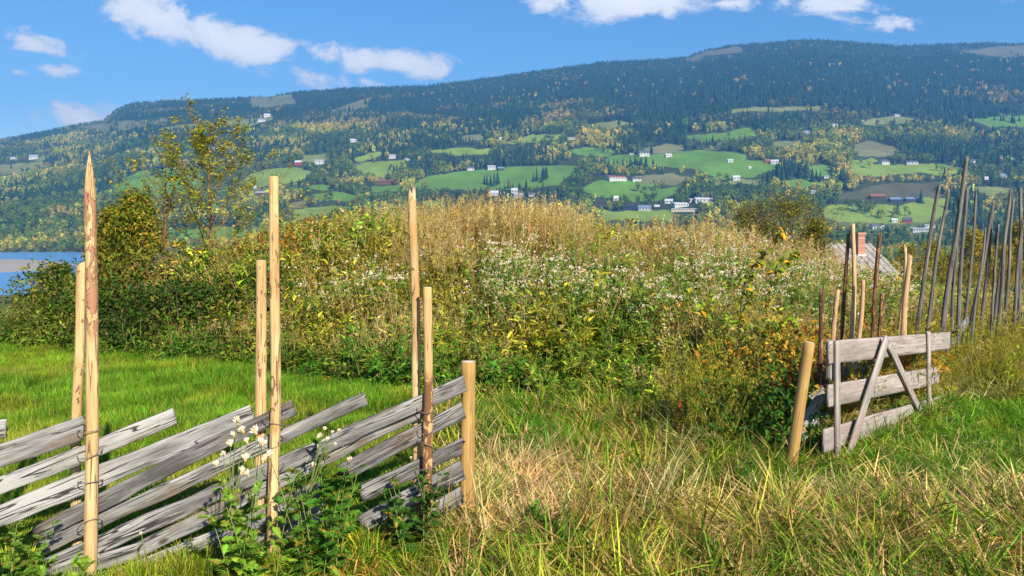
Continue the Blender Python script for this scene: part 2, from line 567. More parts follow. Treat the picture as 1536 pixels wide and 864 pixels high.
# clearings of the far slope: outline (as bearings) and what grows there
G1, G2, OL, TAN, BR = (0.115, 0.225, 0.030), (0.19, 0.265, 0.042), (0.185, 0.20, 0.06), (0.165, 0.165, 0.075), (0.095, 0.09, 0.045)
FIELDS = [
    ([(366, 268), (380, 260), (400, 254), (440, 253), (470, 257), (458, 268), (430, 276), (368, 281)], G2),
    ([(453, 234), (490, 231), (488, 243), (455, 243)], OL),
    ([(526, 240), (570, 227), (576, 233), (545, 243)], G2),
    ([(528, 251), (560, 243), (605, 239), (592, 256), (575, 266), (545, 259)], G2),
    ([(468, 291), (500, 287), (540, 296), (530, 302), (480, 300)], G1),
    ([(455, 283), (480, 276), (500, 277), (495, 285)], G1),
    ([(548, 285), (560, 279), (600, 277), (606, 284), (570, 288)], G1),
    ([(618, 279), (640, 266), (700, 257), (790, 251), (866, 249), (858, 262), (835, 276), (760, 284), (640, 283)], G1),
    ([(693, 204), (720, 202), (727, 210), (700, 212)], TAN),
    ([(757, 214), (800, 202), (840, 203), (835, 209), (800, 213), (765, 216)], G2),
    ([(378, 147), (440, 144), (442, 155), (400, 161), (378, 159)], (.14, .15, .075)),
    ([(495, 166), (530, 154), (562, 146), (552, 158), (520, 169)], (.14, .14, .075)),
    ([(330, 188), (345, 176), (410, 171), (408, 180), (375, 189)], OL),
    ([(628, 302), (690, 300), (684, 309), (634, 309)], G1),
    ([(438, 314), (500, 310), (545, 312), (480, 324), (442, 326)], G2),
    ([(433, 306), (458, 299), (457, 311), (433, 312)], TAN),
    ([(160, 277), (195, 263), (225, 256), (300, 250), (305, 285), (240, 293), (180, 285)], G1),
    ([(0, 249), (60, 243), (72, 247), (55, 256), (20, 261), (0, 262)], OL),
    ([(40, 238), (60, 233), (80, 235), (60, 242)], OL),
    ([(120, 188), (165, 186), (240, 176), (250, 180), (200, 190), (160, 196)], TAN),
    ([(230, 196), (290, 184), (320, 187), (280, 199)], OL),
    ([(255, 346), (330, 341), (372, 344), (366, 355), (258, 357)], G1),
    ([(110, 288), (128, 280), (150, 284), (130, 293)], OL),
    ([(856, 226), (880, 221), (918, 225), (917, 234), (880, 236)], G1),
    ([(905, 240), (925, 234), (1010, 231), (1020, 227), (1060, 227), (1115, 231), (1117, 240), (1163, 244), (1162, 254), (1130, 264), (1075, 269),
      (1050, 253), (990, 249), (920, 251)], G1),
    ([(960, 223), (1000, 216), (1026, 219), (1022, 228), (970, 229)], TAN),
    ([(866, 284), (900, 272), (930, 271), (985, 276), (986, 283), (1022, 277), (1017, 289), (985, 300), (950, 302), (944, 293), (905, 295)], G1),
    ([(948, 264), (1000, 261), (1042, 266), (1012, 276), (960, 273)], TAN),
    ([(1028, 204), (1080, 199), (1132, 195), (1136, 203), (1060, 211), (1030, 210)], G1),
    ([(905, 316), (960, 317), (1006, 316), (1010, 330), (905, 330)], G2),
    ([(1060, 268), (1110, 270), (1140, 268), (1138, 276), (1080, 277)], OL),
    ([(1273, 254), (1285, 240), (1310, 239), (1330, 248), (1400, 246), (1442, 251), (1447, 258), (1420, 264), (1375, 259), (1330, 264), (1290, 264)], G2),
    ([(1238, 309), (1300, 306), (1350, 310), (1385, 299), (1434, 298), (1432, 313), (1402, 330), (1340, 335), (1260, 331), (1236, 323)], G2),
    ([(1292, 181), (1330, 176), (1377, 175), (1362, 184), (1310, 188)], OL),
    ([(1450, 181), (1490, 175), (1560, 174), (1560, 187), (1490, 190)], G1),
    ([(1280, 217), (1310, 212), (1352, 227), (1322, 236), (1285, 234)], TAN),
    ([(1262, 290), (1330, 277), (1412, 273), (1412, 297), (1330, 299), (1262, 300)], BR),
    ([(1213, 249), (1243, 245), (1246, 265), (1220, 264)], G1),
    ([(1095, 195), (1130, 193), (1133, 201), (1095, 207)], G1),
    ([(1098, 164), (1230, 160), (1232, 165), (1098, 169)], OL),
    ([(1030, 88), (1060, 77), (1110, 70), (1112, 76), (1060, 84), (1040, 92)], (.12, .115, .075)),
    ([(1440, 76), (1500, 70), (1600, 68), (1600, 84), (1490, 84)], (.12, .115, .075)),
    ([(1560, 240), (1700, 230), (1720, 250), (1570, 262)], G1),
    ([(-200, 270), (-60, 262), (-50, 275), (-190, 285)], G1),
    ([(640, 226), (690, 221), (740, 224), (735, 231), (680, 233)], G2),
    ([(1150, 214), (1200, 210), (1215, 217), (1170, 222)], OL),
    ([(1170, 272), (1215, 270), (1235, 277), (1190, 283)], G1),
    ([(1440, 284), (1500, 280), (1540, 286), (1490, 294)], OL),
    ([(300, 224), (345, 218), (370, 224), (330, 232)], OL),
    ([(880, 186), (930, 182), (960, 187), (910, 192)], OL),
]
FIELDS = [([((x-np.mean([q[0] for q in p]))*1.02+np.mean([q[0] for q in p]), (y-np.mean([q[1] for q in p]))*1.07+np.mean([q[1] for q in p])) for x, y in p], c) for p, c in FIELDS]


def cover(px, py, soft=0.0):
    """index of the clearing each bearing falls in, else -1"""
    r = np.full(px.shape, -1)
    wx = px+fbm(px/17, py/9, 4)*13
    wy = py+fbm(px/21+7, py/9, 4)*6.5
    for k, (pl, c) in enumerate(FIELDS):
        p = np.asarray(pl)
        bb = (px > p[:, 0].min()-8) & (px < p[:, 0].max()+8) & (py > p[:, 1].min()-6) & (py < p[:, 1].max()+6)
        if bb.any():
            idx = np.where(bb)
            inn = inpoly(wx[idx], wy[idx], pl)
            r[tuple(i[inn] for i in idx)] = k
    return r


# --- ground materials
def ground_material():
    m, t, b = newmat('meadow_soil')
    g = t.nodes.new('ShaderNodeNewGeometry')
    n1 = nnoise(t, g.outputs['Position'], 1.3, 5, 0.6)
    n2 = nnoise(t, g.outputs['Position'], 14.0, 6, 0.7)
    cov = attr(t, 'cover')
    n3 = nnoise(t, g.outputs['Position'], 60.0, 3, 0.7)
    c = nmix(t, nmath(t, 'MULTIPLY', nsmooth(t, n2, 0.35, 0.7), 0.8), cov, nmix(t, n3, (0.11, 0.075, 0.03), (0.05, 0.07, 0.015)))
    t.links.new(c, b.inputs['Base Color'])
    b.inputs['Roughness'].default_value = 0.95
    b.inputs['Specular IOR Level'].default_value = 0.05
    bp = t.nodes.new('ShaderNodeBump'); bp.inputs['Strength'].default_value = 0.8; bp.inputs['Distance'].default_value = 0.03
    t.links.new(n2, bp.inputs['Height']); t.links.new(bp.outputs[0], b.inputs['Normal'])
    return m


def hill_material():
    m, t, b = newmat('hillside_cover')
    g = t.nodes.new('ShaderNodeNewGeometry')
    n1 = nnoise(t, g.outputs['Position'], 0.012, 6, 0.6)
    mpn = t.nodes.new('ShaderNodeMapping'); mpn.inputs['Scale'].default_value = (0.02, 0.004, 0.02)
    t.links.new(g.outputs['Position'], mpn.inputs[0])
    n2 = nnoise(t, mpn.outputs[0], 1.0, 4, 0.5)
    cov = attr(t, 'cover')
    v = nmath(t, 'MULTIPLY_ADD', n1, 0.7, nmath(t, 'MULTIPLY_ADD', n2, 0.9, 0.22))
    sv = t.nodes.new('ShaderNodeVectorMath'); sv.operation = 'SCALE'
    t.links.new(cov, sv.inputs[0]); t.links.new(v, sv.inputs['Scale'])
    t.links.new(sv.outputs[0], b.inputs['Base Color'])
    b.inputs['Roughness'].default_value = 0.95
    b.inputs['Specular IOR Level'].default_value = 0.03
    return m


def fence_y(X): return 4.15+(X+2.37)*0.3768


# near ground
xs = np.arange(-40, 40.01, 0.2)
ys = np.concatenate([np.arange(-8, 0, 0.5), np.arange(0, 27.01, 0.15)])
GX, GY = np.meshgrid(xs, ys)
cov = np.zeros(GX.shape+(3,))
cov[:] = (0.075, 0.085, 0.022)
gpx = PX(GX, np.maximum(GY, .5)); gpy = PY(np.maximum(GY, .5), 0.0)
lawn = (GY > fence_y(GX)) & (GY < ybase(GX)) & (gpx < 900)
cov[lawn] = (0.07, 0.13, 0.02)
dd = np.hypot((gpx-765)/90, (gpy-745)/58)
cov[dd < 1.0] = (0.40, 0.27, 0.12)
band = (gpx > 1040) & (np.abs(gpy-(775+(gpx-1300)*0.0)) < 24)
cov[band] = (0.22, 0.14, 0.06)
M_ground = ground_material()
me, _ = grid_mesh('ground', GX, GY, M_ground, {'cover': cov.reshape(-1, 3)})
tag(link('ground', me), 'grassy ground of the meadow and the mound', None, None, 'structure')

# far ground: valley floor and the whole far slope, fanning out with distance
us = np.concatenate([np.linspace(-1.35, -0.76, 30)[:-1], np.linspace(-0.76, 0.76, 620), np.linspace(0.76, 1.35, 30)[1:]])
yr = np.concatenate([np.geomspace(25.5, 400, 70)[:-1], np.linspace(400, 1090, 50)[:-1], np.linspace(1090, 2300, 260)[:-1],
                     np.linspace(2300, 3700, 150), np.linspace(3760, 5200, 12)])
FU, FY = np.meshgrid(us, yr)
FX = FU*FY
FZ = terrain(FX, FY)
fpx = PX(FX, FY); fpy = PY(FY, FZ)
ci = cover(fpx, fpy)
ci[FY < 1000] = -1
cov = np.zeros(FX.shape+(3,))
cov[:] = (0.045, 0.06, 0.028)
cov[(FY > 1040) & (FY < 1250)] = (0.09, 0.11, 0.035)
cov[(FY <= 1040)] = (0.08, 0.11, 0.035)
hi = (fbm(FX/300, FY/300, 4) > 0.10) & (fpy > 140)
cov[hi] = (0.11, 0.13, 0.05)
for k, (pl, c) in enumerate(FIELDS):
    s = ci == k
    cov[s] = c
M_hill = hill_material()
me, _ = grid_mesh('far_hillside', FX, FY, M_hill, {'cover': cov.reshape(-1, 3)})
tag(link('hillside', me), 'long wooded hillside with green fields across the valley', None, None, 'structure')

# river + sandbar
m, t, b = newmat('river_water')
b.inputs['Base Color'].default_value = (0.10, 0.28, 0.56, 1)
b.inputs['Roughness'].default_value = 0.22
b.inputs['IOR'].default_value = 1.33
g = t.nodes.new('ShaderNodeNewGeometry')
mpn = t.nodes.new('ShaderNodeMapping'); mpn.inputs['Scale'].default_value = (0.25, 0.5, 1)
t.links.new(g.outputs['Position'], mpn.inputs[0])
wvn = nnoise(t, mpn.outputs[0], 1.0, 6, 0.65)
bp = t.nodes.new('ShaderNodeBump'); bp.inputs['Strength'].default_value = 1.0; bp.inputs['Distance'].default_value = 1.1
t.links.new(wvn, bp.inputs['Height']); t.links.new(bp.outputs[0], b.inputs['Normal'])
M_water = m
me = raw_mesh('river', [(-1700, 360, LAKE), (-150, 360, LAKE), (-150, 1130, LAKE), (-1700, 1130, LAKE)], [np.array([[0, 1, 2, 3]])], M_water)
tag(link('river', me), 'blue river in the valley bottom', None, None, 'structure')


def lakept(px, py, z):
    Y = (EYE-z)*F/(py-HZ)
    return ((px-768)/F*Y, Y, z)


bar = [(-260, 384), (-120, 385), (0, 388.5), (30, 389), (60, 390.5), (90, 393), (114, 396.5), (100, 400), (76, 403), (40, 405.5), (0, 407.5), (-120, 409), (-260, 411)]
top = [lakept(x, y, LAKE+0.35) for x, y in bar]
c0 = np.mean(np.array(top), 0)
out = [((np.array(p)-c0)*(1.03, 1.06, 1)+c0) for p in top]
v = top+[(p[0], p[1], LAKE-0.3) for p in out]
n = len(bar)
me = bpy.data.meshes.new('sandbar')
me.from_pydata([tuple(p) for p in v], [], [tuple(reversed(range(n)))]+[(i, (i+1) % n, n+(i+1) % n, n+i) for i in range(n)])
M_sand = plain_mat('river_sand', (0.34, 0.305, 0.265), 0.9, 0.3, 0.03, 0.1)
me.materials.append(M_sand)
tag(link('sandbar', me), 'pale sandbar lying in the river', None, None, 'structure')

# ================================================================== plant pieces
def strips(p0, az, lean0, bend, L, w, segs, r3, twist=None):
    """n curved tapering blades -> verts, quads, vary"""
    n = len(p0)
    pts = [p0]
    p = p0.copy()
    for k in range(segs):
        th = lean0+bend*(k+0.5)/segs
        d = np.stack([np.sin(th)*np.cos(az), np.sin(th)*np.sin(az), np.cos(th)], -1)
        p = p+d*(L/segs)[:, None]
        pts.append(p)
    P = np.stack(pts, 1)                                  # n, segs+1, 3
    ta = az+PI/2 if twist is None else az+PI/2+twist
    side = np.stack([np.cos(ta), np.sin(ta), np.zeros(n)], -1)
    tt = np.linspace(0, 1, segs+1)
    wid = w[:, None]*(0.35+0.65*np.minimum(1, tt*4))[None, :]*(1-tt**2.2)[None, :]+0.0004
    A = P-side[:, None, :]*wid[..., None]/2
    B = P+side[:, None, :]*wid[..., None]/2
    v = np.stack([A, B], 2).reshape(-1, 3)
    base = (np.arange(n)*(segs+1)*2)[:, None]
    k = np.arange(segs)*2
    q = np.stack([base+k, base+k+1, base+k+3, base+k+2], -1).reshape(-1, 4)
    a = np.zeros((n, (segs+1)*2, 3))
    a[..., 0] = r3[:, 0:1]; a[..., 1] = np.repeat(tt, 2)[None, :]; a[..., 2] = r3[:, 1:2]
    return v, q, a.reshape(-1, 3)


def blades(r, n, h, spread, lean, bend, w, segs=4):
    rr = np.sqrt(r.random(n))*spread
    an = r.random(n)*2*PI
    p0 = np.stack([rr*np.cos(an), rr*np.sin(an), np.full(n, -0.01)], -1)
    az = an+r.normal(0, 0.9, n)
    return strips(p0, az, r.uniform(*lean, n), r.uniform(*bend, n), r.uniform(*h, n), r.uniform(*w, n), segs, r.random((n, 2)), r.normal(0, 0.5, n))


def leaves(r, P, D, N, L, W, fold=0.25, droop=0.25):
    """n folded pointed leaves (4 tris each)"""
    D = norm(D); S = norm(np.cross(D, N)); U = np.cross(S, D)
    L = L[:, None]; Wd = W[:, None]
    mid = P+D*L*0.45+U*L*0.05
    tip = P+D*L-U*L*droop
    lft = P+D*L*0.42+S*Wd/2+U*Wd*fold
    rgt = P+D*L*0.42-S*Wd/2+U*Wd*fold
    v = np.stack([P, lft, mid, rgt, tip], 1)
    n = len(P)
    b_ = (np.arange(n)*5)[:, None]
    t = np.concatenate([b_+np.array([0, 1, 2]), b_+np.array([0, 2, 3]), b_+np.array([1, 4, 2]), b_+np.array([2, 4, 3])])
    a = np.zeros((n, 5, 3)); q = r.random((n, 2))
    a[..., 0] = q[:, 0:1]; a[..., 2] = q[:, 1:2]; a[..., 1] = np.array([0, .5, .5, .5, 1])
    return v.reshape(-1, 3), t, a.reshape(-1, 3)


def tube(pts, rad, sides=5):
    pts = np.asarray(pts, float); n = len(pts)
    tg = norm(np.gradient(pts, axis=0))
    ref = np.array([1.0, 0.13, 0.07])
    s = norm(np.cross(tg, ref)); s2 = np.cross(tg, s)
    an = np.linspace(0, 2*PI, sides, endpoint=False)
    rad = np.broadcast_to(np.asarray(rad, float), (n,))
    v = pts[:, None, :]+(s[:, None, :]*np.cos(an)[None, :, None]+s2[:, None, :]*np.sin(an)[None, :, None])*rad[:, None, None]
    i = np.arange(n*sides).reshape(n, sides)
    j = np.roll(i, -1, 1)
    q = np.stack([i[:-1], j[:-1], j[1:], i[1:]], -1).reshape(-1, 4)
    return v.reshape(-1, 3), q


def rdir(r, n):
    return norm(r.normal(size=(n, 3)))


# ---- source meshes (never linked to the scene themselves)
def src(name, mb, mats):
    return bpy.data.objects.new(name, mb.mesh(name, mats))


def seedr(k): return np.random.default_rng(k)


S_short = []
for k in range(4):
    r = seedr(100+k); mb = MB()
    v_, q_, a_ = blades(r, 46, (.06, .15), .075, (0.0, .55), (.1, .9), (.003, .0062), 3)
    mb.add(v_, q_, None, a_)
    S_short.append(src('short_tuft', mb, [M_grass]))
S_long = []
for k in range(5):
    r = seedr(200+k); mb = MB()
    v_, q_, a_ = blades(r, 34, (.16, .42), .08, (.05, .8), (.8, 2.9), (.007, .015), 5)
    mb.add(v_, q_, None, a_)
    S_long.append(src('long_tuft', mb, [M_grass]))
S_mat = []
for k in range(4):
    r = seedr(300+k); mb = MB()
    v_, q_, a_ = blades(r, 46, (.10, .30), .12, (.9, 1.45), (-.3, .8), (.005, .010), 4)
    v_[:, 2] = np.maximum(v_[:, 2]+0.02, 0.003+r.random(len(v_))*0.01)
    mb.add(v_, q_, None, a_)
    S_mat.append(src('flat_tuft', mb, [M_grass]))
S_tall = []
for k in range(5):
    r = seedr(400+k); mb = MB()
    v_, q_, a_ = blades(r, 30, (.28, .68), .10, (.05, .6), (.5, 2.2), (.010, .020), 5)
    mb.add(v_, q_, None, a_)
    n = 9
    an = r.random(n)*2*PI
    p0 = np.stack([np.cos(an)*.05, np.sin(an)*.05, np.zeros(n)], -1)
    L_ = r.uniform(.55, .95, n); ln = r.uniform(.02, .3, n); bd = r.uniform(.1, .7, n)
    r3 = r.random((n, 2)); r3[:, 0] *= 0.15
    v_, q_, a_ = strips(p0, an, ln, bd, L_, np.full(n, .007), 5, r3)
    mb.add(v_, q_, None, a_)
    tips = v_.reshape(n, 12, 3)[:, 10]
    # panicles
    m_ = 22
    P = np.repeat(tips, m_, 0)
    tt = r.random(n*m_)
    P = P-np.stack([np.zeros(n*m_), np.zeros(n*m_), tt*.16], -1)+r.normal(0, .010, (n*m_, 3))
    D = rdir(r, n*m_); D[:, 2] = np.abs(D[:, 2])+.6
    v_, t_, a_ = leaves(r, P, D, rdir(r, n*m_), r.uniform(.02, .05, n*m_), r.uniform(.005, .010, n*m_))
    a_[:, 0] *= 0.15
    mb.add(v_, None, t_, a_)
    S_tall.append(src('tall_tuft', mb, [M_grass]))


def herb(r, nst, h, nl, leaf, wid, spread, lobed=False, heads=0, mb=None, headscale=1.0, lean=.25):
    mb = mb or MB()
    tips = []
    for s in range(nst):
        an = r.random()*2*PI; rr = r.random()**.5*spread
        L_ = r.uniform(*h)
        base = np.array([math.cos(an)*rr, math.sin(an)*rr, -0.01])
        la = an+r.normal(0, .6); le = r.random()*lean
        tt = np.linspace(0, 1, 6)
        dirn = np.array([math.cos(la)*math.sin(le), math.sin(la)*math.sin(le), math.cos(le)])
        pts = base+tt[:, None]*dirn*L_+np.stack([np.cos(la)*tt**2*L_*.12, np.sin(la)*tt**2*L_*.12, -tt**2*L_*.03], -1)
        v_, q_ = tube(pts, np.linspace(.0045, .0018, 6), 4)
        mb.add(v_, q_, m=1)
        n = int(nl*r.uniform(.8, 1.2))
        f = r.uniform(.08, 1.0, n)
        P = np.stack([np.interp(f, tt, pts[:, i]) for i in range(3)], -1)
        ga = np.arange(n)*2.4+r.random()*6
        el = r.uniform(-.15, .7, n)+f*.35
        D = np.stack([np.cos(ga)*np.cos(el), np.sin(ga)*np.cos(el), np.sin(el)], -1)
        Nn = np.tile([0, 0, 1.0], (n, 1))+r.normal(0, .25, (n, 3))
        sz = r.uniform(*leaf, n)*(1.1-.55*f)
        if lobed:
            # a toothed leaf: midrib with pairs of pointed lobes
            for lf in range(n):
                kk = 7
                s_ = np.linspace(.15, 1, kk)
                cen = P[lf]+D[lf]*sz[lf]*s_[:, None]-np.array([0, 0, 1])*(s_**2*sz[lf]*.22)[:, None]
                sd = norm(np.cross(D[lf], Nn[lf]))
                for sg in (-1, 1):
                    Dl = norm(D[lf]*.75+sd*sg*.8+r.normal(0, .12, (kk, 3)))
                    ll = sz[lf]*.27*np.sin(np.clip(s_*.85+.15, 0, 1)*PI)**.7+.012
                    v_, t_, a_ = leaves(r, cen, Dl, np.tile(Nn[lf], (kk, 1)), ll, ll*.55, .12, .15)
                    a_[:, 0] = r.random(); mb.add(v_, None, t_, a_)
                v_, t_, a_ = leaves(r, P[lf:lf+1], D[lf:lf+1], Nn[lf:lf+1], sz[lf:lf+1], sz[lf:lf+1]*.30, .1, .22)
                mb.add(v_, None, t_, a_)
        else:
            v_, t_, a_ = leaves(r, P, D, Nn, sz, sz*r.uniform(*wid, n))
            mb.add(v_, None, t_, a_)
        tips.append((pts[-1], dirn))
    return mb, tips


S_herb = []
for k in range(6):
    r = seedr(500+k)
    mb, _ = herb(r, 6, (.35, .78), 16, (.11, .23), (.22, .36), .18)
    S_herb.append(src('weed', mb, [M_leaf, M_stem]))
S_broad = []
for k in range(4):
    r = seedr(600+k)
    mb, _ = herb(r, 8, (.18, .42), 13, (.09, .18), (.4, .62), .16, lean=.6)
    S_broad.append(src('broad_weed', mb, [M_leaf, M_stem]))
S_dead = []
for k in range(4):
    r = seedr(650+k)
    mb, _ = herb(r, 9, (.3, .9), 7, (.03, .08), (.2, .35), .18, lean=.5)
    S_dead.append(src('dead_weed', mb, [M_leaf, M_stalk]))


def fluff_head(r, mb, p, up, size, m=2, n=34):
    P = np.tile(p, (n, 1))
    D = rdir(r, n)+np.asarray(up)*.55
    v_, t_, a_ = leaves(r, P+norm(D)*size*.2, D, rdir(r, n), r.uniform(.5, 1.0, n)*size, r.uniform(.22, .5, n)*size, .1, .1)
    mb.add(v_, None, t_, a_, m)


S_white = []
for k in range(5):
    r = seedr(700+k)
    mb, tips = herb(r, 6, (.55, .95), 15, (.10, .21), (.20, .30), .15)
    for p, d in tips:
        for q in range(int(r.integers(3, 8))):
            off = r.normal(0, .040, 3); off[2] = abs(off[2])*.7-.025
            fluff_head(r, mb, p+off, d, r.uniform(.013, .025), 2, 9)
    S_white.append(mb.mesh('white_tufted_weed', [M_leaf, M_stem, M_fluff]))


def bush_mb(r, R, n, leaf, clumps=9, twigs=26, flat=0.8, wratio=(.35, .55)):
    mb = MB()
    cs = rdir(r, clumps)*r.uniform(.25, .75, (clumps, 1))*R
    cs[:, 2] = np.abs(cs[:, 2])*flat+R*.25
    rad = r.uniform(.32, .55, clumps)*R
    k = r.integers(0, clumps, n)
    o = rdir(r, n); o[:, 2] *= .85
    P = cs[k]+o*rad[k][:, None]*(r.random((n, 1))**.33)
    P[:, 2] = np.maximum(P[:, 2], .03)
    D = o*.8+r.normal(0, .5, (n, 3)); D[:, 2] -= .1
    Nn = o*.6+np.array([0, 0, .9])+r.normal(0, .35, (n, 3))
    L_ = r.uniform(*leaf, n)
    v_, t_, a_ = leaves(r, P, D, Nn, L_, L_*r.uniform(*wratio, n))
    mb.add(v_, None, t_, a_)
    for i in range(twigs):
        c = cs[i % clumps]+rdir(r, 1)[0]*rad[i % clumps]*.9
        tt = np.linspace(0, 1, 5)[:, None]
        pts = np.array([0, 0, 0])+c*tt+np.array([0, 0, 1])*(tt*(1-tt))*R*.4+r.normal(0, .02, (5, 3))*R
        v_, q_ = tube(pts, np.linspace(.012, .003, 5), 4)
        mb.add(v_, q_, m=1)
    return mb


# ================================================================== scattering stuff
def scatter(name, pts, srcs, scale, tint, tint2, dry, label, cat, r, tilt=0.12, pick=None):
    n = len(pts)
    me = bpy.data.meshes.new(name)
    me.vertices.add(n)
    me.vertices.foreach_set('co', np.asarray(pts, np.float32).ravel())

    def at(nm, typ, key, arr):
        x = me.attributes.new(nm, typ, 'POINT')
        x.data.foreach_set(key, np.ascontiguousarray(arr).ravel())
    one = np.ones((n, 1))
    at('tint', 'FLOAT_COLOR', 'color', np.concatenate([tint, one], 1).astype(np.float32))
    at('tint2', 'FLOAT_COLOR', 'color', np.concatenate([np.broadcast_to(tint2, (n, 3)), one], 1).astype(np.float32))
    at('dry', 'FLOAT', 'value', np.broadcast_to(dry, (n,)).astype(np.float32))
    at('rot', 'FLOAT_VECTOR', 'vector', np.stack([r.normal(0, tilt, n), r.normal(0, tilt, n), r.random(n)*2*PI], -1).astype(np.float32))
    s = np.asarray(scale, float)
    if s.ndim == 1: s = np.stack([s, s, s], -1)
    at('scl', 'FLOAT_VECTOR', 'vector', s.astype(np.float32))
    at('idx', 'INT', 'value', (r.integers(0, len(srcs), n) if pick is None else pick).astype(np.int32))
    o = link(name, me)
    ng = bpy.data.node_groups.new(name, 'GeometryNodeTree')
    ng.interface.new_socket('Geometry', in_out='INPUT', socket_type='NodeSocketGeometry')
    ng.interface.new_socket('Geometry', in_out='OUTPUT', socket_type='NodeSocketGeometry')
    N, L = ng.nodes, ng.links
    gi = N.new('NodeGroupInput'); go = N.new('NodeGroupOutput')
    ip = N.new('GeometryNodeInstanceOnPoints'); j = N.new('GeometryNodeJoinGeometry')
    for s_ in reversed(srcs):
        oi = N.new('GeometryNodeObjectInfo'); oi.inputs['Object'].default_value = s_; oi.inputs['As Instance'].default_value = False
        g_ = N.new('GeometryNodeGeometryToInstance'); L.new(oi.outputs['Geometry'], g_.inputs[0]); L.new(g_.outputs[0], j.inputs[0])
    L.new(gi.outputs[0], ip.inputs['Points']); L.new(j.outputs[0], ip.inputs['Instance'])
    ip.inputs['Pick Instance'].default_value = True

    def na(nm, typ):
        x = N.new('GeometryNodeInputNamedAttribute'); x.data_type = typ; x.inputs[0].default_value = nm
        return x.outputs[0]
    L.new(na('idx', 'INT'), ip.inputs['Instance Index'])
    e = N.new('FunctionNodeEulerToRotation'); L.new(na('rot', 'FLOAT_VECTOR'), e.inputs[0]); L.new(e.outputs[0], ip.inputs['Rotation'])
    L.new(na('scl', 'FLOAT_VECTOR'), ip.inputs['Scale']); L.new(ip.outputs[0], go.inputs[0])
    md = o.modifiers.new('scatter', 'NODES'); md.node_group = ng
    tag(o, label, cat, None, 'stuff')
    return o


def cand(r, x0, x1, y0, y1, dens):
    n = int((x1-x0)*(y1-y0)*dens)
    return r.uniform(x0, x1, n), r.uniform(y0, y1, n)


def onground(X, Y, dz=0.0):
    return np.stack([X, Y, terrain(X, Y)+dz], -1)


def mixcol(r, n, cols, p, jit=.18):
    c = np.asarray(cols, float)[r.choice(len(cols), n, p=np.asarray(p)/np.sum(p))]
    return c*np.exp(r.normal(0, jit, (n, 1)))*np.exp(r.normal(0, jit*.35, (n, 3)))


STRAW = (0.42, 0.29, 0.105)
PALE = (0.55, 0.42, 0.19)
ORANGE = (0.42, 0.15, 0.015)
YELLOW = (0.50, 0.34, 0.03)
inview = lambda X, Y, m=.80: np.abs(X/np.maximum(Y, .3)) < m

# ================================================================== the air of the valley
m = bpy.data.materials.new('valley_air'); m.use_nodes = True
t = m.node_tree; t.nodes.clear()
pv = t.nodes.new('ShaderNodeVolumePrincipled')
pv.inputs['Color'].default_value = (0.15, 0.46, 1.0, 1)
pv.inputs['Density'].default_value = 0.000165
pv.inputs['Anisotropy'].default_value = 0.1
mo = t.nodes.new('ShaderNodeOutputMaterial')
t.links.new(pv.outputs[0], mo.inputs['Volume'])
x0, x1, y0_, y1_, z0, z1 = -7400, 7400, -120, 5300, -330, 1000
v = [(x, y, z) for z in (z0, z1) for y in (y0_, y1_) for x in (x0, x1)]
f = [(0, 2, 3, 1), (4, 5, 7, 6), (0, 1, 5, 4), (2, 6, 7, 3), (0, 4, 6, 2), (1, 3, 7, 5)]
me = bpy.data.meshes.new('haze'); me.from_pydata(v, [], f); me.materials.append(m)
tag(link('haze', me), 'thin blue haze filling the valley air', None, None, 'stuff')

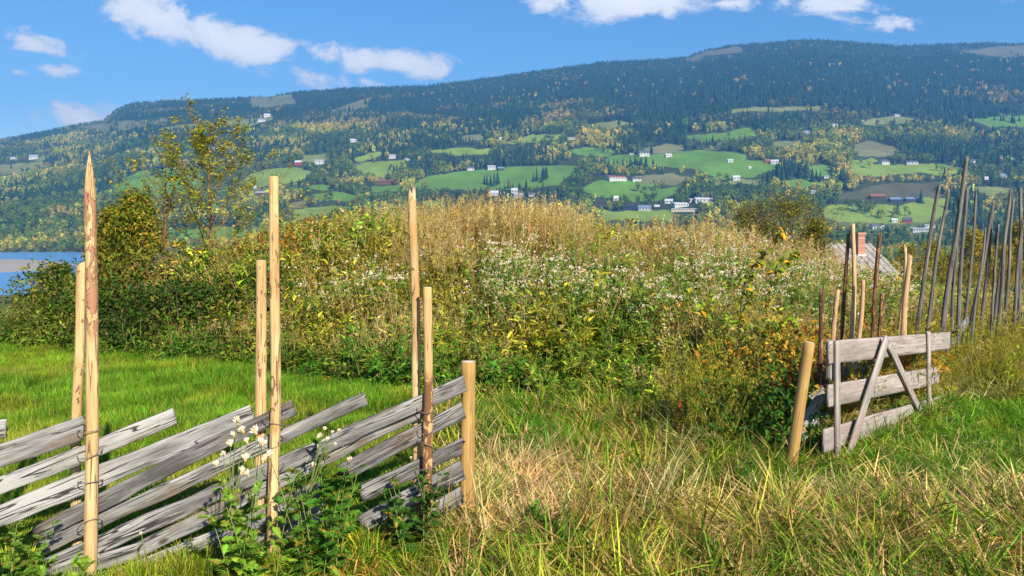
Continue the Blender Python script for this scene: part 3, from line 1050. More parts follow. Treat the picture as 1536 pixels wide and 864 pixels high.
# houses across the valley: bearing, size, colours, words, windows
HS = [
 (447, 248, 13, 8, 'red', 'white', 'red farmhouse with white roof beside a pair of white sheds', 'house', 1),
 (478, 247, 18, 8, 'white', 'grey', 'white farm building right of the red farmhouse on left fields', 'farm building', 0),
 (400, 176, 12, 6, 'white', 'white', 'white house high on the left hillside meadow', 'house', 0),
 (392, 183, 14, 5, 'white', 'grey', 'low white shed just below the highest white house', 'shed', 0),
 (20, 239, 14, 6, 'white', 'slate', 'white house at the far left edge of the hillside', 'house', 0),
 (49, 239, 15, 8, 'white', 'grey', 'bright white house above the pale field at far left', 'house', 1),
 (70, 248, 9, 5, 'brown', 'rust', 'small brown hut below the bright house at far left', 'hut', 0),
 (588, 238, 13, 7, 'white', 'grey', 'white house above the sloping yellow green field', 'house', 0),
 (612, 241, 12, 6, 'white', 'slate', 'white house with slate roof right of the sloping field', 'house', 0),
 (530, 214, 14, 6, 'white', 'white', 'small pale house alone among mid slope birches', 'house', 0),
 (681, 257, 8, 6, 'navy', 'slate', 'dark blue hut at left end of the big green field', 'hut', 0),
 (706, 256, 13, 7, 'white', 'slate', 'white house with dark roof on upper edge of big field', 'house', 1),
 (737, 255, 15, 8, 'white', 'grey', 'larger white house with grey roof above big green field', 'house', 2),
 (751, 256, 13, 6, 'dark', 'blue', 'dark house with bluish roof beside the larger white house', 'house', 0),
 (576, 277, 32, 8, 'brown', 'rust', 'long dark red barn row among trees below left fields', 'barn', 0),
 (391, 295, 24, 9, 'brown', 'grey', 'brown barn with grey roof at lower left fields', 'barn', 1),
 (384, 284, 8, 5, 'white', 'white', 'tiny white hut above the brown barn', 'hut', 0),
 (415, 290, 7, 6, 'red', 'grey', 'little red cabin right of the brown barn', 'cabin', 0),
 (741, 294, 18, 9, 'white', 'white', 'white building with white roof left of the dry grass crest', 'house', 1),
 (772, 290, 12, 9, 'white', 'white', 'tall white house right of the white roofed building', 'house', 1),
 (778, 297, 18, 8, 'grey', 'grey', 'grey house just above the dry grass crest', 'house', 1),
 (797, 295, 10, 7, 'white', 'slate', 'small white slate roofed house above the crest', 'house', 0),
 (857, 210, 16, 4, 'beige', 'grey', 'flat beige shed on the mid slope clearing', 'shed', 0),
 (752, 210, 9, 5, 'white', 'white', 'white cottage by the orange birch stand', 'cottage', 0),
 (966, 235, 20, 10, 'white', 'slate', 'white farmhouse at top of the central green field', 'house', 2),
 (1003, 236, 13, 6, 'white', 'white', 'low white shed right of the central farmhouse', 'shed', 0),
 (947, 232, 9, 4, 'grey', 'dark', 'little grey shed left of the central farmhouse', 'shed', 0),
 (925, 272, 36, 8, 'white', 'rust', 'long white barn with reddish roof in the valley centre', 'barn', 5),
 (955, 273, 17, 7, 'white', 'slate', 'white building with dark roof at end of the long barn', 'farm building', 1),
 (1096, 244, 10, 5, 'white', 'white', 'white shed beside dark bushes on the central field', 'shed', 0),
 (1152, 245, 8, 7, 'red', 'rust', 'red house at right end of the central field', 'house', 0),
 (1163, 246, 14, 7, 'white', 'white', 'white house touching the red house at central field', 'house', 1),
 (1105, 271, 13, 8, 'white', 'white', 'white house standing below the central field hedge', 'house', 1),
 (1125, 253, 6, 3, 'white', 'white', 'tiny white hut in the middle of the central field', 'hut', 0),
 (945, 316, 26, 12, 'navy', 'navy', 'large navy blue barn behind the grassy mound', 'barn', 3),
 (968, 317, 24, 9, 'grey', 'blue', 'blue grey hall with striped roof right of navy barn', 'hall', 4),
 (900, 310, 26, 9, 'dark', 'dark', 'dark long house left of the navy barn', 'house', 3),
 (924, 302, 10, 9, 'beige', 'white', 'beige house behind the navy barn', 'house', 0),
 (1004, 306, 15, 8, 'white', 'white', 'white villa at left of the valley village', 'house', 1),
 (1021, 311, 30, 7, 'white', 'white', 'long low white hall in the valley village', 'hall', 4),
 (1037, 304, 12, 7, 'white', 'grey', 'small white house behind the long low hall', 'house', 0),
 (1057, 304, 34, 8, 'white', 'white', 'large white manor at right of the valley village', 'manor', 4),
 (1055, 300, 7, 10, 'white', 'white', 'white turret house rising behind the large manor', 'house', 0),
 (1030, 318, 50, 3, 'beige', 'white', 'long pale greenhouse strip below the village', 'greenhouse', 0),
 (986, 314, 10, 7, 'dark', 'white', 'dark shed between the blue hall and the village', 'shed', 0),
 (1328, 247, 18, 8, 'white', 'slate', 'white farmhouse with windows on the right upper field', 'house', 3),
 (1314, 247, 10, 4, 'dark', 'dark', 'dark shed left of the right upper farmhouse', 'shed', 0),
 (1370, 247, 20, 6, 'white', 'slate', 'long white farm building on the right upper field', 'farm building', 2),
 (1345, 245, 10, 5, 'dark', 'dark', 'dark hut between the two white right farm buildings', 'hut', 0),
 (1462, 245, 13, 6, 'white', 'slate', 'white house in the woods right of the right upper field', 'house', 0),
 (1505, 267, 18, 8, 'grey', 'blue', 'bluish barn among trees at far right', 'barn', 1),
 (1480, 270, 9, 5, 'white', 'white', 'small white hut left of the bluish barn', 'hut', 0),
 (1318, 300, 26, 9, 'dark', 'rust', 'dark farmhouse with white windows above right lower field', 'house', 4),
 (1345, 304, 20, 8, 'navy', 'blue', 'navy barn with blue roof above right lower field', 'barn', 2),
 (1370, 304, 22, 8, 'dark', 'blue', 'dark barn with blue roof at right of the navy one', 'barn', 2),
 (1253, 190, 11, 4, 'white', 'white', 'white cabin high in the right woods', 'cabin', 0),
 (1346, 175, 14, 5, 'grey', 'dark', 'dark roofed farm on the highest right clearing', 'farm building', 0),
 (1211, 201, 13, 5, 'grey', 'grey', 'grey hut in the right mid slope woods', 'hut', 0),
 (1222, 291, 12, 6, 'white', 'grey', 'white house behind the bare brown bush', 'house', 1),
 (1240, 268, 10, 4, 'white', 'grey', 'low white hut under the spruce row at right', 'hut', 0),
 (1363, 335, 16, 9, 'red', 'slate', 'red house with white trim near the river flat', 'house', 3),
 (1342, 334, 12, 6, 'white', 'white', 'white shed left of the red house', 'shed', 0),
 (1313, 344, 15, 9, 'white', 'slate', 'white cottage left of the tall gabled house', 'cottage', 2),
 (1380, 349, 36, 7, 'grey', 'grey', 'long grey roofed hall on the river flat', 'hall', 0),
 (1395, 342, 20, 5, 'white', 'grey', 'pale workshop behind the long grey hall', 'workshop', 0),
]

# ================================================================== far trees
def spruce_mb(r, layers=8, pts=10):
    mb = MB()
    for k in range(layers):
        f = k/(layers-1)
        zt = 1.0-f*.80; zb = zt-.16-.05*f
        R = .012+.165*f**.85*r.uniform(.85, 1.15)
        an = np.linspace(0, 2*PI, pts*2, endpoint=False)+r.random()*3
        rad = R*np.where(np.arange(pts*2) % 2, r.uniform(.45, .7, pts*2), r.uniform(.8, 1.2, pts*2))
        ring = np.stack([np.cos(an)*rad, np.sin(an)*rad, zb+r.uniform(-.02, .03, pts*2)], -1)
        v_ = np.concatenate([[[0, 0, zt]], ring])
        i = np.arange(pts*2)
        t_ = np.stack([np.zeros_like(i), 1+i, 1+(i+1) % (pts*2)], -1)
        a_ = np.full((len(v_), 3), .5); a_[:, 0] = r.random(); a_[:, 2] = r.uniform(.1, .9, len(v_))
        mb.add(v_, None, t_, a_)
    v_, q_ = tube([(0, 0, -.05), (0, 0, .3)], [.018, .014], 5)
    mb.add(v_, q_, m=1)
    return mb


def far_leafy_mb(r, n=120, w=.22, low=.22, size=.10):
    mb = MB()
    nc = 9
    cz = r.uniform(low+.12, .88, nc)
    cr = w*np.sqrt(np.clip(1-((cz-.52)/.5)**2, .05, 1))
    ca = r.random(nc)*2*PI
    cen = np.stack([np.cos(ca)*cr*.6, np.sin(ca)*cr*.6, cz], -1)
    k = r.integers(0, nc, n)
    o = rdir(r, n)
    P = cen[k]+o*np.array([w*.55, w*.55, .16])*r.uniform(.6, 1.05, (n, 1))
    D = o+r.normal(0, .6, (n, 3))
    L_ = r.uniform(.6, 1.3, n)*size
    v_, t_, a_ = leaves(r, P-norm(D)*L_[:, None]*.5, D, o+r.normal(0, .4, (n, 3)), L_, L_*.75, .1, .1)
    mb.add(v_, None, t_, a_)
    v_, q_ = tube([(0, 0, -.05), (r.normal(0, .01), 0, .35), (0, 0, .8)], [.016, .012, .004], 5)
    mb.add(v_, q_, m=1)
    return mb


FS = [src('far_spruce', spruce_mb(seedr(800+k)), [M_tree, M_bark]) for k in range(4)]
FL = [src('far_birch', far_leafy_mb(seedr(820+k), 130, .20+.02*(k % 3), .16, .11), [M_tree, M_bark]) for k in range(5)]
FARSRC = FS+FL
r = seedr(31)
n = 210000
Y = np.sqrt(r.uniform(1095**2, 3640**2, n)); u = r.uniform(-.86, .86, n)
keep = r.random(n) < np.where(Y < 1500, .66, np.where(Y < 2000, .55, .50))
Y, u = Y[keep], u[keep]
n_ = 5200
Y = np.concatenate([Y, np.sqrt(r.uniform(430**2, 1095**2, n_))]); u = np.concatenate([u, r.uniform(.30, .86, n_)])
X = u*Y
Z = terrain(X, Y)
px, py = PX(X, Y), PY(Y, Z)
spruceness = fbm(X/190+5, Y/190, 4)*2.6+0.10+np.clip((190-py)/60, -.4, 1.1)*.80
wet = r.normal(0, .22, len(X))
is_spruce = spruceness+wet > 0.02
H = np.where(is_spruce, r.uniform(17, 34, len(X)), r.uniform(13, 26, len(X)))*np.where(Y < 1250, .72, 1.0)*np.where(Y < 1000, .62, 1.0)*np.where(Y > 2600, .8, 1.0)*np.where(Y > 3250, .6, 1.0)
hp = H/Y*F
hit = np.zeros(len(X), bool)
for fr in (0, .3, .6):
    hit |= cover(px, py-hp*fr) >= 0
hit |= (cover(px, py-hp*.95) >= 0) & (r.random(len(X)) < .6)
# hedges and lone trees are allowed into the clearings
floorgap = (Y < 1095) & (fbm(X/45+9, Y/45, 3) < -.02)
gap = floorgap | (fbm(X/70+50, Y/70+20, 3) > .17) & (py > 150)
hedge = (np.abs(fbm(X/95+33, Y/95+3, 2)) < .011) & (r.random(len(X)) < .55)
lone = hit & (fbm(X/60+3, Y/60+90, 2) > .20) & (r.random(len(X)) < .35)
ok = (~hit | lone) & ~(gap & (r.random(len(X)) < .85))
ok &= ~((py > 338) & (px > 1230) & (r.random(len(X)) < .35))
low = (px < 260) & (py > 325) & (py < 345)
ok &= ~(low & (r.random(len(X)) < .75))
for h_ in HS:
    ok &= ~((np.abs(px-h_[0]) < h_[2]*.45) & (py > h_[1]-1) & (py-hp*.9 < h_[1]-h_[3]*.35))
shore = (px < 260) & (Y < 1230) & (Y > 1090)
is_spruce &= ~shore
speck = is_spruce & (r.random(len(X)) < .014)
is_spruce &= ~speck
X, Y, Z, px, py, H, hp, is_spruce, shore = [a[ok] for a in (X, Y, Z, px, py, H, hp, is_spruce, shore)]
n = len(X)
warm = fbm(X/120+70, Y/120+9, 3)*2.3+r.normal(0, .22, n)
tint = np.where(is_spruce[:, None], np.array([.026, .070, .034]), np.array([.21, .26, .034]))
yel = ~is_spruce & ((warm > .27) | (py < 150))
tint[yel] = (.56, .50, .06)
ora = ~is_spruce & (warm > .72)
tint[ora] = (.60, .45, .07)
gre = ~is_spruce & (warm < -.22)
tint[gre] = (.10, .17, .03)
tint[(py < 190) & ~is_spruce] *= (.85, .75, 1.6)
tint = tint*np.exp(r.normal(0, .22, (n, 1)))*np.exp(r.normal(0, .08, (n, 3)))
pick = np.where(is_spruce, r.integers(0, 4, n), 4+r.integers(0, 5, n))
SIL = np.interp(px, [0, 130, 250, 400, 440, 640, 860, 1000, 1080, 1240, 1350, 1536], [470, 440, 430, 345, 325, 302, 302, 325, 330, 352, 425, 440])
seen = (px > 2) & (px < 1534) & (py-hp*.5 < SIL) & (Y < 2300)


def far_tree(kind, sel, name, label, cat, group, srcs):
    base = []
    for s_ in srcs:
        base.append(s_.data)
    for i in sel:
        o = link(name, base[i % len(base)])
        o.location = (X[i], Y[i], Z[i])
        o.rotation_euler = (0, 0, float(r.random()*6.28))
        w_ = H[i]*r.uniform(.9, 1.2)
        o.scale = (w_, w_, H[i])
        o['tint'] = [float(c) for c in tint[i]]; o['tint2'] = [float(c) for c in tint[i]]; o['dry'] = 0.0
        tag(o, label, cat, group)


solo = np.zeros(n, bool)
for kind, nm, lab, cat, grp in ((True, 'spruce_tree', 'dark pointed spruce among the lower fields across the valley', 'spruce tree', 'spruces between the lower fields across the valley'),
                                (False, 'birch_tree', 'round crowned broadleaf tree among the lower fields across the valley', 'broadleaf tree', 'broadleaf trees between the lower fields across the valley')):
    c_ = np.where(seen & (is_spruce == kind))[0]
    c_ = c_[np.argsort(-hp[c_])][:280]
    solo[c_] = True
    far_tree(kind, c_, nm, lab, cat, grp, FS if kind else FL)
rest = ~solo
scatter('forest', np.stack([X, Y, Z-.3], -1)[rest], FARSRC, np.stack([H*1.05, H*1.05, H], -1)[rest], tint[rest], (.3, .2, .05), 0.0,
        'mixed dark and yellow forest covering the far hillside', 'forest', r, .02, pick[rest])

# ================================================================== houses across the valley
HM = {}


def hcol(key, col, rough=.7):
    if key not in HM: HM[key] = plain_mat(key, col, rough, .10, .6, .2)
    return HM[key]


WALLC = {'white': (.50, .50, .485), 'red': (.32, .05, .035), 'navy': (.025, .035, .07), 'dark': (.05, .045, .04), 'brown': (.16, .08, .05), 'beige': (.5, .45, .36), 'grey': (.35, .36, .38)}
ROOFC = {'slate': (.09, .10, .12), 'white': (.50, .51, .54), 'blue': (.16, .22, .36), 'rust': (.28, .11, .07), 'grey': (.30, .31, .34), 'dark': (.045, .045, .05)}
M_win = plain_mat('window_glass', (.02, .025, .035), .2, .1, 1, .5)


def solveY(px, py, lo=900, hi_=3600):
    uu = (px-768)/F
    yy_ = np.linspace(lo, hi_, 1400)
    pp = PY(yy_, terrain(uu*yy_, yy_))
    i = np.where(pp <= py)[0]
    return yy_[i[0]] if len(i) else hi_


def boxv(x0, x1, y0, y1, z0, z1):
    v = [(x, y, z) for z in (z0, z1) for y in (y0, y1) for x in (x0, x1)]
    f = [(0, 2, 3, 1), (4, 5, 7, 6), (0, 1, 5, 4), (2, 6, 7, 3), (0, 4, 6, 2), (1, 3, 7, 5)]
    return v, f


def poly_mesh(name, parts, mats, mi=None):
    v = []; f = []
    for pv_, pf in parts:
        k = len(v); v += [tuple(p) for p in pv_]; f += [tuple(i+k for i in q) for q in pf]
    me = bpy.data.meshes.new(name); me.from_pydata(v, [], f)
    for m_ in (mats if isinstance(mats, (list, tuple)) else [mats]): me.materials.append(m_)
    me.update()
    return me


def house(px, py, w, h, wall, roof, label, cat='house', name='house', yaw=0.0, depth=.55, rise=.45, win=0, chim=False, cross=False):
    Yh = solveY(px, py)
    s = Yh/F; h = h*.76; w = w*.78
    Wd = w*s/2; Hh = h*s*(1-rise); Rr = h*s*rise; Dp = max(3.0, w*s*depth)/2
    X_ = (px-768)/F*Yh
    e = empty(name, (X_, Yh+Dp, gz(X_, Yh+Dp)-.8), label, cat)
    e.rotation_euler = (0, 0, yaw)
    Hh += 1.3
    bv = boxv(-Wd, Wd, -Dp, Dp, -4, Hh)
    gab = ([(-Wd, -Dp, Hh), (-Wd, Dp, Hh), (-Wd, 0, Hh+Rr), (Wd, -Dp, Hh), (Wd, Dp, Hh), (Wd, 0, Hh+Rr)], [(0, 2, 1), (3, 4, 5)])
    link('wall', poly_mesh('wall', [bv, gab], hcol('wall_'+wall, WALLC[wall])), e)
    o_ = .4; tk = .3
    rf = []
    for sg in (-1, 1):
        a = (sg*(Dp+o_*1.4), Hh-o_*1.4*Rr/Dp+.05); bq = (0, Hh+Rr+.05)
        rf.append(([(-Wd-o_, a[0], a[1]), (Wd+o_, a[0], a[1]), (Wd+o_, bq[0], bq[1]), (-Wd-o_, bq[0], bq[1]),
                    (-Wd-o_, a[0], a[1]+tk), (Wd+o_, a[0], a[1]+tk), (Wd+o_, bq[0], bq[1]+tk), (-Wd-o_, bq[0], bq[1]+tk)],
                   [(0, 1, 2, 3), (7, 6, 5, 4), (0, 4, 5, 1), (1, 5, 6, 2), (3, 2, 6, 7), (0, 3, 7, 4)]))
    rfo = link('roof', poly_mesh('roof', rf, hcol('roof_'+roof, ROOFC[roof], .6)), e)
    if chim:
        link('chimney', poly_mesh('chimney', [boxv(-.6+Wd*.3, .6+Wd*.3, -.6, .6, Hh+Rr*.6, Hh+Rr+1.6)], hcol('chimney_brick', (.3, .12, .08))), rfo)
    for k in range(win):
        x_ = -Wd+(k+.5)*2*Wd/win
        ww = min(1.1, Wd/win*.55)
        link('window', poly_mesh('window', [boxv(x_-ww, x_+ww, -Dp-.08, -Dp+.05, Hh*.42, Hh*.80)], M_win), e)
    if cross:
        g_ = boxv(-Wd*.28, Wd*.28, -Dp*1.5, 0, -4, Hh+.2)
        gg = ([(-Wd*.28, -Dp*1.5, Hh+.2), (Wd*.28, -Dp*1.5, Hh+.2), (0, -Dp*1.5, Hh+Rr*1.1)], [(0, 1, 2)])
        link('gable_wing', poly_mesh('gable_wing', [g_, gg], hcol('wall_'+wall, WALLC[wall])), e)
    return e


for (hx, hy, w, h, wa, ro, lab, cat, nw) in HS:
    if ro == 'navy': ro = 'dark'
    house(hx, hy, w, h, wa, ro, lab, cat, cat.replace(' ', '_'), yaw=float(np.sin(hx*1.7)*.3), win=max(nw, int(w/6)) if w > 9 else nw, chim=(w > 17 and cat == 'house'))
house(1331, 353, 24, 17, 'white', 'slate', 'tall white gabled house in front of the right village', 'house', 'house', yaw=1.15, depth=1.2, win=2, chim=True)


# ================================================================== trees between the mound and the valley
def bezier(p0, p1, p2, n):
    tt = np.linspace(0, 1, n)[:, None]
    return (1-tt)**2*p0+2*tt*(1-tt)*p1+tt**2*p2


def grow_tree(r, H, crownR, nbr, nleaf, leaf, low=.25, up=.6, trunk_r=.05, droop=0.0, twigs=6, bend=.04, wr=(.45, .7), sub=2, leafspread=.05, limb=.45):
    """trunk + limbs + twigs (one mesh), leaves along the twigs (another)"""
    tr = MB(); lf = MB()
    tt = np.linspace(0, 1, 14)
    tp = np.stack([np.sin(tt*3+r.random()*6)*bend*H*tt, np.cos(tt*2.3+r.random()*6)*bend*H*tt, tt*H], -1)
    v_, q_ = tube(tp, trunk_r*(1-tt)**.8+.006, 8)
    tr.add(v_, q_)
    LP = []; LD = []
    for i in range(nbr):
        f = low+(1-low)*((i+r.random())/nbr)**.9*.97
        p0 = np.array([np.interp(f, tt, tp[:, k]) for k in range(3)])
        az = i*2.4+r.normal(0, .5)
        prof = crownR*(np.clip((1-f)/(1-low), 0.02, 1)**.75)*r.uniform(.7, 1.15)+.03*H
        el = up+.5*f+r.normal(0, .12)
        d = np.array([math.cos(az)*math.cos(el), math.sin(az)*math.cos(el), math.sin(el)])
        L_ = prof/max(math.cos(el), .35)
        p2 = p0+d*L_-np.array([0, 0, droop*L_])
        p1 = p0+d*L_*.5+np.array([0, 0, .08*L_])
        bp_ = bezier(p0, p1, p2, 7)
        rb = trunk_r*limb*(1-f)**.7+.003
        v_, q_ = tube(bp_, np.linspace(rb, .003, 7), 5)
        tr.add(v_, q_)
        for s_ in range(twigs):
            g = r.uniform(.25, 1.0)
            q0 = np.array([np.interp(g, np.linspace(0, 1, 7), bp_[:, k]) for k in range(3)])
            dd = norm(d+r.normal(0, .55, 3)+np.array([0, 0, .25-droop*1.6]))
            tl = L_*r.uniform(.18, .45)*(1.2-.5*g)
            tpnt = bezier(q0, q0+dd*tl*.5, q0+dd*tl-np.array([0, 0, droop*tl]), 4)
            v_, q_ = tube(tpnt, np.linspace(max(.0035, rb*.3), .0018, 4), 4)
            tr.add(v_, q_)
            for _ in range(sub):
                h_ = r.random()
                e0 = np.array([np.interp(h_, np.linspace(0, 1, 4), tpnt[:, k]) for k in range(3)])
                e1 = e0+norm(dd+r.normal(0, .7, 3))*tl*.45
                v_, q_ = tube([e0, (e0+e1)/2, e1], [.0026, .002, .0013], 3)
                tr.add(v_, q_)
                LP.append((e0, e1))
            LP.append((tpnt[0], tpnt[-1]))
    LP = np.array(LP)
    k = r.integers(0, len(LP), nleaf)
    # uneven: some twigs carry many leaves, some none
    wgt = r.gamma(.8, 1, len(LP)); wgt /= wgt.sum()
    k = r.choice(len(LP), nleaf, p=wgt)
    s_ = r.random((nleaf, 1))
    P = LP[k, 0]*(1-s_)+LP[k, 1]*s_+r.normal(0, leafspread, (nleaf, 3))
    D = norm(LP[k, 1]-LP[k, 0])*.4+rdir(r, nleaf)+np.array([0, 0, -.3])
    L_ = r.uniform(.7, 1.25, nleaf)*leaf
    v_, t_, a_ = leaves(r, P, D, rdir(r, nleaf)+np.array([0, 0, .6]), L_, L_*r.uniform(*wr, nleaf))
    lf.add(v_, None, t_, a_)
    return tr, lf


def tree_thing(name, loc, label, cat, trunk_me, crown_me, tint, tint2, dry, group=None, rz=0.0, s=1.0):
    e = empty(name, loc, label, cat, group)
    e.rotation_euler = (0, 0, rz); e.scale = (s, s, s)
    link('trunk', trunk_me, e)
    c = link('crown', crown_me, e)
    c['tint'] = list(tint); c['tint2'] = list(tint2); c['dry'] = float(dry)
    return e


MT = []
for k in range(3):
    r = seedr(900+k)
    tr, lf = grow_tree(r, 10, 3.0, 26, 5200, .24, .16, .55, .12, .1, 5, .03, leafspread=.28)
    MT.append((tr.mesh('trunk', [M_bark]), lf.mesh('crown', [M_tree])))
r = seedr(41)
YT = [(1362, 372, 90), (1395, 368, 85), (1425, 385, 75), (1340, 395, 80), (1462, 352, 95), (1478, 372, 110), (1512, 372, 80), (1534, 340, 100), (1300, 392, 120), (1455, 402, 70), (1560, 352, 90), (1600, 340, 95),
      (1385, 402, 70), (1410, 408, 62), (1500, 405, 66)]
for i, (tx, ty, Yt) in enumerate(YT):
    p = V(tx, ty, Yt)
    g = gz(p.x, p.y)
    s = max(.35, (p.z-g)/10.0)
    yl = r.random()
    tn = ((.20, .19, .02), (.30, .23, .02), (.12, .15, .02))[int(yl*3)]
    tree_thing('birch_tree', (p.x, p.y, g-.1), 'yellowing birch on the slope below the grey stakes and cabin', 'birch tree', *MT[i % 3], tn, (.42, .30, .02), .4,
               'yellowing birches behind the grey stakes', r.random()*6, s)
ST = [src('spruce', spruce_mb(seedr(840+k), 16, 14), [M_tree, M_bark]).data for k in range(2)]
for i, (tx, ty, Yt) in enumerate([(1444, 372, 170), (1468, 330, 220), (1484, 318, 260), (1497, 326, 230), (1526, 326, 190), (1536, 312, 240), (1512, 350, 180), (1432, 400, 150), (1418, 372, 300), (1556, 322, 210), (1580, 312, 240), (1450, 345, 320), (1545, 360, 150)]):
    p = V(tx, ty, Yt); g = gz(p.x, p.y); h_ = p.z-g
    o = link('spruce_tree', ST[i % 2]); o.location = (p.x, p.y, g); o.scale = (h_*.95, h_*.95, h_); o.rotation_euler = (0, 0, i*1.3)
    o['tint'] = [.014, .038, .016]; o['tint2'] = [.014, .038, .016]; o['dry'] = 0.0
    tag(o, 'dark spruce standing behind the tall grey stakes at right', 'spruce tree', 'dark spruces behind the grey stakes')
# bushes on the near bank of the river
for i, (tx, ty, Yt) in enumerate([(8, 462, 250), (26, 452, 270), (38, 449, 260), (52, 455, 240), (-15, 458, 250), (64, 463, 220), (-40, 450, 260)]):
    p = V(tx, ty-3, Yt); g = gz(p.x, p.y); s = max(.25, (p.z-g)/10)
    tree_thing('alder_tree', (p.x, p.y, g-.1), 'small greyish alder on the near river bank', 'alder tree', *MT[(i+1) % 3], (.05, .075, .035), (.10, .09, .05), .3, 'alders on the near river bank', i*1.1, s)

# ================================================================== meadow grass and weeds (nobody could count these)
r = seedr(51)


def near_info(X, Y):
    z = terrain(X, Y)
    return PX(X, Y), PY(Y, z)


# lawn behind the fence
X, Y = cand(r, -11, 2.5, 4.0, 12.6, 330)
px, py = near_info(X, Y)
edge = ybase(X)+fbm(X*1.3, Y*1.3, 3)*.8
lim = 790+np.interp(py, [540, 600, 650, 700, 760], [190, 190, 120, 30, -30])+fbm(X*2, Y*2, 3)*120
k = (Y > fence_y(X)-.25) & (Y < edge+.3) & (px < lim) & inview(X, Y, .86)
X, Y, px, py = X[k], Y[k], px[k], py[k]
n = len(X)
patch = fbm(X*.9, Y*.9, 4)
tint = mixcol(r, n, [(.12, .27, .014), (.175, .31, .018), (.085, .20, .012)], [.45, .35, .2], .16)
tint[patch > .10] *= (1.5, 1.12, 1.0)
tint *= (1+np.clip(fbm(X*2.4, Y*2.4, 3)*1.2, -.35, .35))[:, None]
nearf = np.clip((8.5-Y)/4, 0, 1)[:, None]
tint = tint*(1+nearf*np.array([.25, .06, .1]))
scatter('lawn', onground(X, Y), S_short, r.uniform(.7, 1.3, n)*(1+np.clip(fbm(X*1.7+50, Y*1.7, 3)*1.6, -.4, .7)), tint, (.34, .30, .06), .10+.28*smooth(patch, .05, .3)+.12*nearf[:, 0], 'short bright green lawn behind the left fence', 'grass', r)

# lush longer grass right of the end post, up to the weeds
X, Y = cand(r, -4.5, 3.0, 5.0, 10.5, 130)
px, py = near_info(X, Y)
lim2 = np.interp(py, [540, 600, 650, 700, 760], [1000, 985, 900, 800, 720])+fbm(X*2, Y*2, 3)*140
k = (px > 690+fbm(X*2, Y*3, 3)*80) & (px < lim2) & (Y > 5.0) & (Y < ybase(X)+.7)
k |= (px > 250) & (np.abs(Y-ybase(X)-.1) < .55)
X, Y = X[k], Y[k]; n = len(X)
tint = mixcol(r, n, [(.06, .20, .014), (.10, .26, .016), (.15, .29, .025)], [.45, .35, .2], .2)
scatter('long_grass', onground(X, Y), S_long, r.uniform(.38, .80, n)*(1+np.clip(fbm(X*1.5, Y*1.5+3, 3)*1.8, -.4, .5)), tint, STRAW, .06, 'lush dark green long grass along the foot of the mound', 'grass', r)

# rough grass of the foreground
X, Y = cand(r, -3.4, 8.5, 1.6, 8.2, 135)
px, py = near_info(X, Y)
front = (Y < fence_y(X)-.02) & (px < 720)
lim2 = np.interp(py, [540, 600, 650, 700, 760], [1000, 985, 900, 790, 700])
right = (px >= 700) & (px > lim2+10+fbm(X*2, Y*2, 3)*120) & (Y < ybase(X)+.2)
lushR = (px > 1190+np.interp(py, [600, 700, 780], [140, 20, -60])) & (py < 765+fbm(X*1.5, Y*1.5, 3)*50) & (py > 560)
dry_e = np.hypot((px-765)/85, (py-745)/55)
bare = ((dry_e < 1.15) & (r.random(len(X)) < .96)) | ((np.hypot((px-790)/130, (py-810)/60) < 1) & (r.random(len(X)) < .5))
band = (np.abs(py-(776+fbm(X, Y, 2)*30)) < 22) & (px > 1040)
k = (front | right) & ~lushR & ~bare & inview(X, Y, .85) & ~(band & (r.random(len(X)) < .55))
k &= r.random(len(X)) < np.where(Y < 3.0, .5, 1)
Xa, Ya, pxa, pya = X[k], Y[k], px[k], py[k]; n = len(Xa)
pt = fbm(Xa*1.1, Ya*1.1, 4)
tint = mixcol(r, n, [(.15, .26, .012), (.27, .33, .018), (.08, .19, .012), (.42, .37, .025)], [.36, .32, .18, .14], .28)
g_ = pt > .10
tint[g_] = mixcol(r, int(g_.sum()), [(.07, .19, .016), (.10, .23, .02)], [.6, .4], .2)
dryf = np.clip(.33-pt*2.4, .05, .9)
dryf = np.where((pxa > 900) & (pya < 730), dryf*.6, dryf)
dryf = np.where(pxa > 1080, dryf*.62, dryf)
dryf = np.where(pxa < 640, dryf*.55, dryf)
tan2 = mixcol(r, n, [(.44, .30, .08), (.50, .36, .12), (.42, .22, .06), (.60, .38, .05)], [.4, .25, .2, .15], .22)
near_patch = np.hypot((pxa-780)/170, (pya-800)/110) < 1
hs_ = r.uniform(.32, .70, n)*(1+np.clip(fbm(Xa*1.6+4, Ya*1.6, 3)*1.8, -.45, .6))*np.where(near_patch, .55, 1)
scatter('rough_grass', onground(Xa, Ya), S_long, hs_, tint, tan2, dryf, 'tangled green and straw coloured grass of the foreground', 'grass', r, .25)

# green grass right of and before the gate
k = lushR & (Y < ybase(X)+.5) & inview(X, Y, .88) & (Y > 3.8)
Xb, Yb = X[k], Y[k]
X2, Y2 = cand(r, 1.8, 9.5, 4.2, 10.5, 110)
px2, py2 = near_info(X2, Y2)
k2 = (px2 > 1190+np.interp(py2, [600, 700, 780], [140, 20, -60])) & (py2 < 770) & (py2 > 555) & (Y2 < ybase(X2)+.4) & inview(X2, Y2, .88)
Xb = np.concatenate([Xb, X2[k2]]); Yb = np.concatenate([Yb, Y2[k2]]); n = len(Xb)
pt = fbm(Xb*1.2+8, Yb*1.2, 4)
tint = mixcol(r, n, [(.10, .24, .014), (.17, .31, .02), (.07, .18, .012), (.28, .34, .03)], [.35, .3, .2, .15], .25)
gl = r.uniform(0, 1, 260); goff = r.normal(0, .10, 260)
Xg = 2.55+gl*2.25+goff*.7; Yg = 5.98+gl*2.15-goff*.7
Xb = np.concatenate([Xb, Xg]); Yb = np.concatenate([Yb, Yg]); tint = np.concatenate([tint, mixcol(r, 260, [(.10, .22, .014), (.24, .28, .025)], [.6, .4], .2)]); pt = np.concatenate([pt, np.zeros(260)]); n += 260
